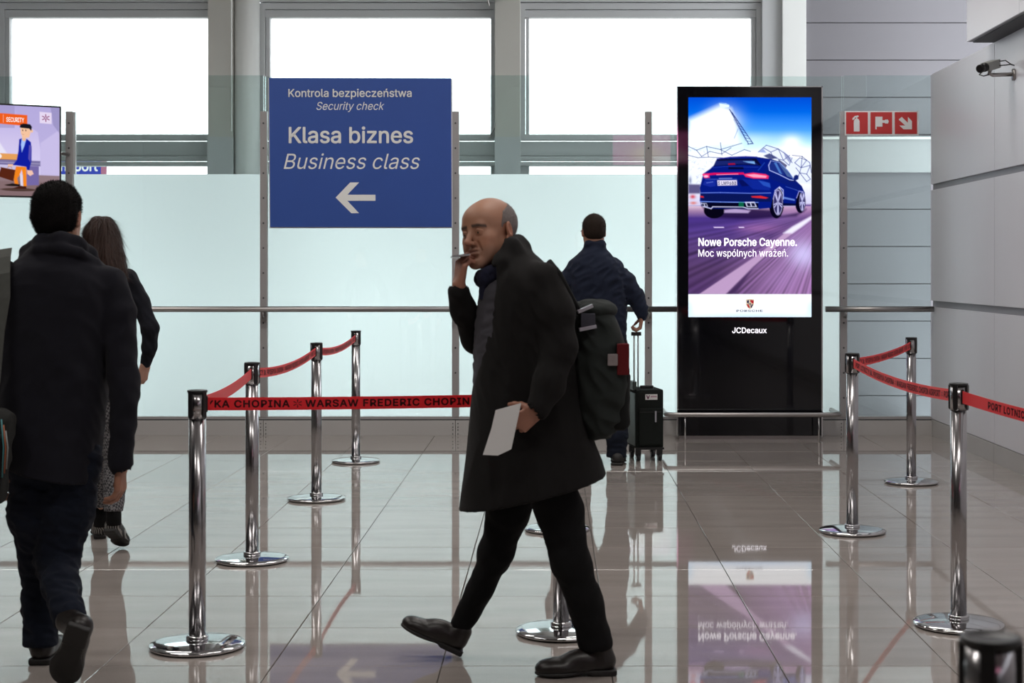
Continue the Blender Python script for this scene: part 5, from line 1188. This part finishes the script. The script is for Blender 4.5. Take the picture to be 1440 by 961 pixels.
nt = M_zebra.node_tree; wv = nt.nodes.new('ShaderNodeTexWave'); wv.inputs['Scale'].default_value = 26; wv.inputs['Distortion'].default_value = 3; rr_ = nt.nodes.new('ShaderNodeValToRGB'); rr_.color_ramp.elements[0].color = (.01,.01,.01,1); rr_.color_ramp.elements[1].color = (.3,.29,.27,1); rr_.color_ramp.elements[0].position = .55; rr_.color_ramp.elements[1].position = .62
g_ = nt.nodes.new('ShaderNodeNewGeometry'); nt.links.new(g_.outputs['Position'], wv.inputs[0]); nt.links.new(wv.outputs['Color'], rr_.inputs[0]); nt.links.new(rr_.outputs[0], nt.nodes['Principled BSDF'].inputs['Base Color'])
shoe(pb_, A(P(153,749,7.83)), A(P(174,772,8.02))+A((0,0,0.003)), JB(160,738,-.12), w=.085, m=M_zebra, upref=(0,.6,1), ar=.034)
shoe(pb_, A((P(142,0,8.30)[0], 8.28, 0)), A((P(138,0,8.5)[0], 8.51, 0)), JB(142,735,.27), w=.085, m=M_zebra, ar=.034)
for q0, q1 in ((JB(160,738,-.125), JB(160,712,-.13)), (JB(142,740,.27), JB(142,712,.26))): world_parent(tube('sock', [q0, q1], .037, M_trblack, seg=16), pb_)

# ---- the man in the navy fleece with the suitcase, by the glass
Y0d = 11.46
def JD(px, py, dy=0.0): return A(P(px, py, Y0d+dy))
pd = empty('person', (JD(840,0)[0], Y0d, 0), 'person in navy fleece seen from behind, holding a suitcase handle by the glass', 'person')
skinD = (.42,.22,.15)
HD = Head(JD(835,326,.02), math.radians(8), 0, 0, 1.02); fH = head_field(HD, .006, detail=True); hD = head_mesh(HD, fH, skinD)
wD = JD(903,445,-.04); h1 = hand_field(wD, h=.004, d=(-.15,.25,-1), n=(-1,.1,.2), side=1, curl=(45,60,40)); V, Q = h1.mesh(); hr = (V, Q, np.tile(A(skinD), (len(V),1)))
wD2 = JD(776,470,0); h1 = hand_field(wD2, h=.005, d=(.05,.2,-1), n=(1,.1,.0), side=-1, curl=(30,40,30)); V, Q = h1.mesh(); hl = (V, Q, np.tile(A(skinD), (len(V),1)))
lb = limb_parts((-.2,11.1,-.02), (.9,11.9,1.6), [([JD(838,372,0), JD(840,430,0), JD(841,478,0)], [.14,.13,.12]), ([JD(862,382,0), JD(894,414,-.02), wD], [.045,.04,.028]), ([JD(810,384,0), JD(782,420,0), wD2], [.045,.04,.028]), ([JD(860,500,0), JD(868,570,0), JD(868,640,0)], [.08,.05,.035]), ([JD(822,500,0), JD(818,570,0), JD(818,640,0)], [.08,.05,.035])], skinD, h=.012)
body_obj(pd, [hD, hr, hl, lb])
f = Field(HD.c-.17, HD.c+.17, .006); f.ell(HD.w((0,-.014,.040)), HD.r((.083,.101,.088)), HD.R, .001); f.ell(HD.w((0,-.035,-.005)), HD.r((.075,.075,.060)), HD.R, .02); f.cut(HD.w((0,.05,.03)), HD.R @ A((0,1,-.5))); f.cut(HD.w((0,-.07,-.058)), HD.R @ A((0,.2,-1)))
for sx in (-1,1): f.ell(HD.w((sx*.088,.004,-.012)), HD.r((.022,.026,.036)), HD.R, .004, 's')
f.disp(wrinkle(71, (50,50,40), .001)); strands(field_obj('hair', f, M_hairdk, pd), 2500, .009, .0008, 4)
world_parent(tube('glasses_arm', [HD.w((-.084,-.01,.006)), HD.w((-.084,.05,.006)), HD.w((-.080,.085,.004))], .003, M_black, seg=8), pd)
f = Field(*bbox(JD, 760, 505, -.35, 920, 335, .35), .0075)
f.loft(secs([(341,824,849,0,.075), (350,820,852,0,.09), (358,814,858,0,.11), (364,804,868,0,.13), (375,797,876,0,.15), (392,795,882,0,.16), (430,799,882,0,.16), (470,802,881,0,.165), (492,803,879,0,.165)], Y0d, JD), .03, n=2.4)
f.chain([JD(863,378,0), JD(882,398,-.01), JD(894,416,-.02), JD(901,434,-.03), JD(903,444,-.04)], [.068,.062,.055,.046,.038], .04); f.chain([JD(810,380,0), JD(792,400,0), JD(781,420,0), JD(776,455,0), JD(776,468,0)], [.068,.062,.055,.046,.038], .04)
f.chain([JD(826,344,.04), JD(828,343,-.05), JD(846,343,-.05), JD(848,344,.04)], [.022]*4, .02)
f.disp(wrinkle(72, (6,6,6), .006)); f.cut(JD(0,492), A((0,0,-1))); field_obj('fleece_jacket', f, M_fleece, pd)
world_parent(tube('toggle', [JD(880,478,-.06), JD(882,486,-.06)], .008, M_black, seg=8), pd)
leg_cloth(pd, [([JD(861,495,0), JD(865,530,0), JD(868,570,.01), JD(868,615,0), JD(867,641,0)], [.115,.10,.078,.070,.074], .04), ([JD(821,495,0), JD(818,530,0), JD(816,570,.01), JD(816,615,0), JD(816,641,0)], [.115,.10,.078,.070,.074], .04), ([JD(824,498,0), JD(858,498,0)], [.12,.12], .04)], M_jeans, *bbox(JD, 780, 660, -.3, 905, 478, .3), h=.008, seed=37, amp=.007, freq=(5,5,10), cuts=[(JD(0,643), A((0,0,-1)))])
shoe(pd, A((JD(867,0)[0], 11.36, 0)), A((JD(872,0)[0], 11.65, 0)), JD(867,640,-.02), w=.115, m=M_solem, ar=.045, h=.006)
shoe(pd, A((JD(816,0)[0], 11.36, 0)), A((JD(812,0)[0], 11.65, 0)), JD(816,640,-.02), w=.115, m=M_solem, ar=.045, h=.006)
# suitcase
Ys = 11.62
def JS(px, py, dy=0.0): return P(px, py, Ys+dy)
c0 = JS(914,0); scs = empty('suitcase', (c0.x, Ys, 0), 'small black cabin suitcase on wheels with raised handle beside the navy fleece', 'suitcase', rz=math.radians(9))
z0_, z1_ = JS(0,632).z, JS(0,548).z
M_case = cloth('suitcase_fabric', (.016,.020,.018), scale=600, sheen=.1); M_caseg = mat('suitcase_shell_green', (.045,.065,.058), .5)
hw_ = .104
def cbox(name, *a, m=M_case, bevel=.0, par=None): return box(name, *a, m, par or scs, bevel)
cbox('body', -hw_, hw_, 0, .32, z0_, z1_, bevel=.025); cbox('side_shell', -hw_-.004, -hw_+.01, .02, .30, z0_+.02, z1_-.03, m=M_caseg, bevel=.004)
pk = cbox('front_pocket', -hw_+.018, hw_-.018, -.022, .01, z0_+.03, z0_+.30, bevel=.012)
box('pocket_zip', -hw_+.025, hw_-.025, -.0235, -.021, z0_+.27, z0_+.276, M_black, pk)
cbox('grab_handle', .030, .042, -.034, -.02, z0_+.20, z0_+.28, m=M_buck, bevel=.003)
cbox('top_handle', -.05, .05, .10, .13, z1_-.002, z1_+.022, m=M_black, bevel=.008)
cbox('corner_piping', -hw_-.002, hw_+.002, -.003, .006, z0_-.004, z0_+.012, m=M_black, bevel=.002)
lbq = cbox('luggage_label', -.035, .055, -.004, .001, z1_-.075, z1_-.035, m=M_white)
bm = bmesh.new(); add_prism(bm, [(-.03,z1_-.042),(-.021,z1_-.042),(-.015,z1_-.058),(-.008,z1_-.042),(-.001,z1_-.042),(-.012,z1_-.070),(-.018,z1_-.070)], -.0055, -.0035); bm_obj('label_mark', bm, mat('label_purple', (.12,.01,.06), .5), lbq)
box('label_print', .004, .05, -.0050, -.0035, z1_-.058, z1_-.046, mat('label_pink', (.5,.35,.4), .5), lbq)
for sx in (-.07,):
    pass
hx = JS(896.5,0).x-c0.x
for a in (-.085, -.055): tube('pull_rod', [(a,.16,z1_-.02), (a-.006,.13,JS(0,470).z)], .0055, M_steel, scs, 10); 
box('pull_grip', -.112, -.038, .115, .145, JS(0,471).z-.012, JS(0,471).z+.016, M_black, scs, bevel=.008)
for sx in (-.08, .08):
    for sy in (.04, .27):
        wh = tube('wheel', [(sx-.014,sy,.028), (sx+.014,sy,.028)], .028, M_black, scs, 20); tube('wheel_hub', [(sx-.0155,sy,.028), (sx+.0155,sy,.028)], .012, mat('hub_grey', (.45,.45,.45), .4), wh, 14)
        box('wheel_fork', sx-.02, sx+.02, sy-.016, sy+.02, .040, z0_+.01, M_black, scs, bevel=.004)
cbox('side_bag', -hw_-.012, -hw_+.02, .06, .20, z1_-.01, z1_+.055, m=M_caseg, bevel=.01)
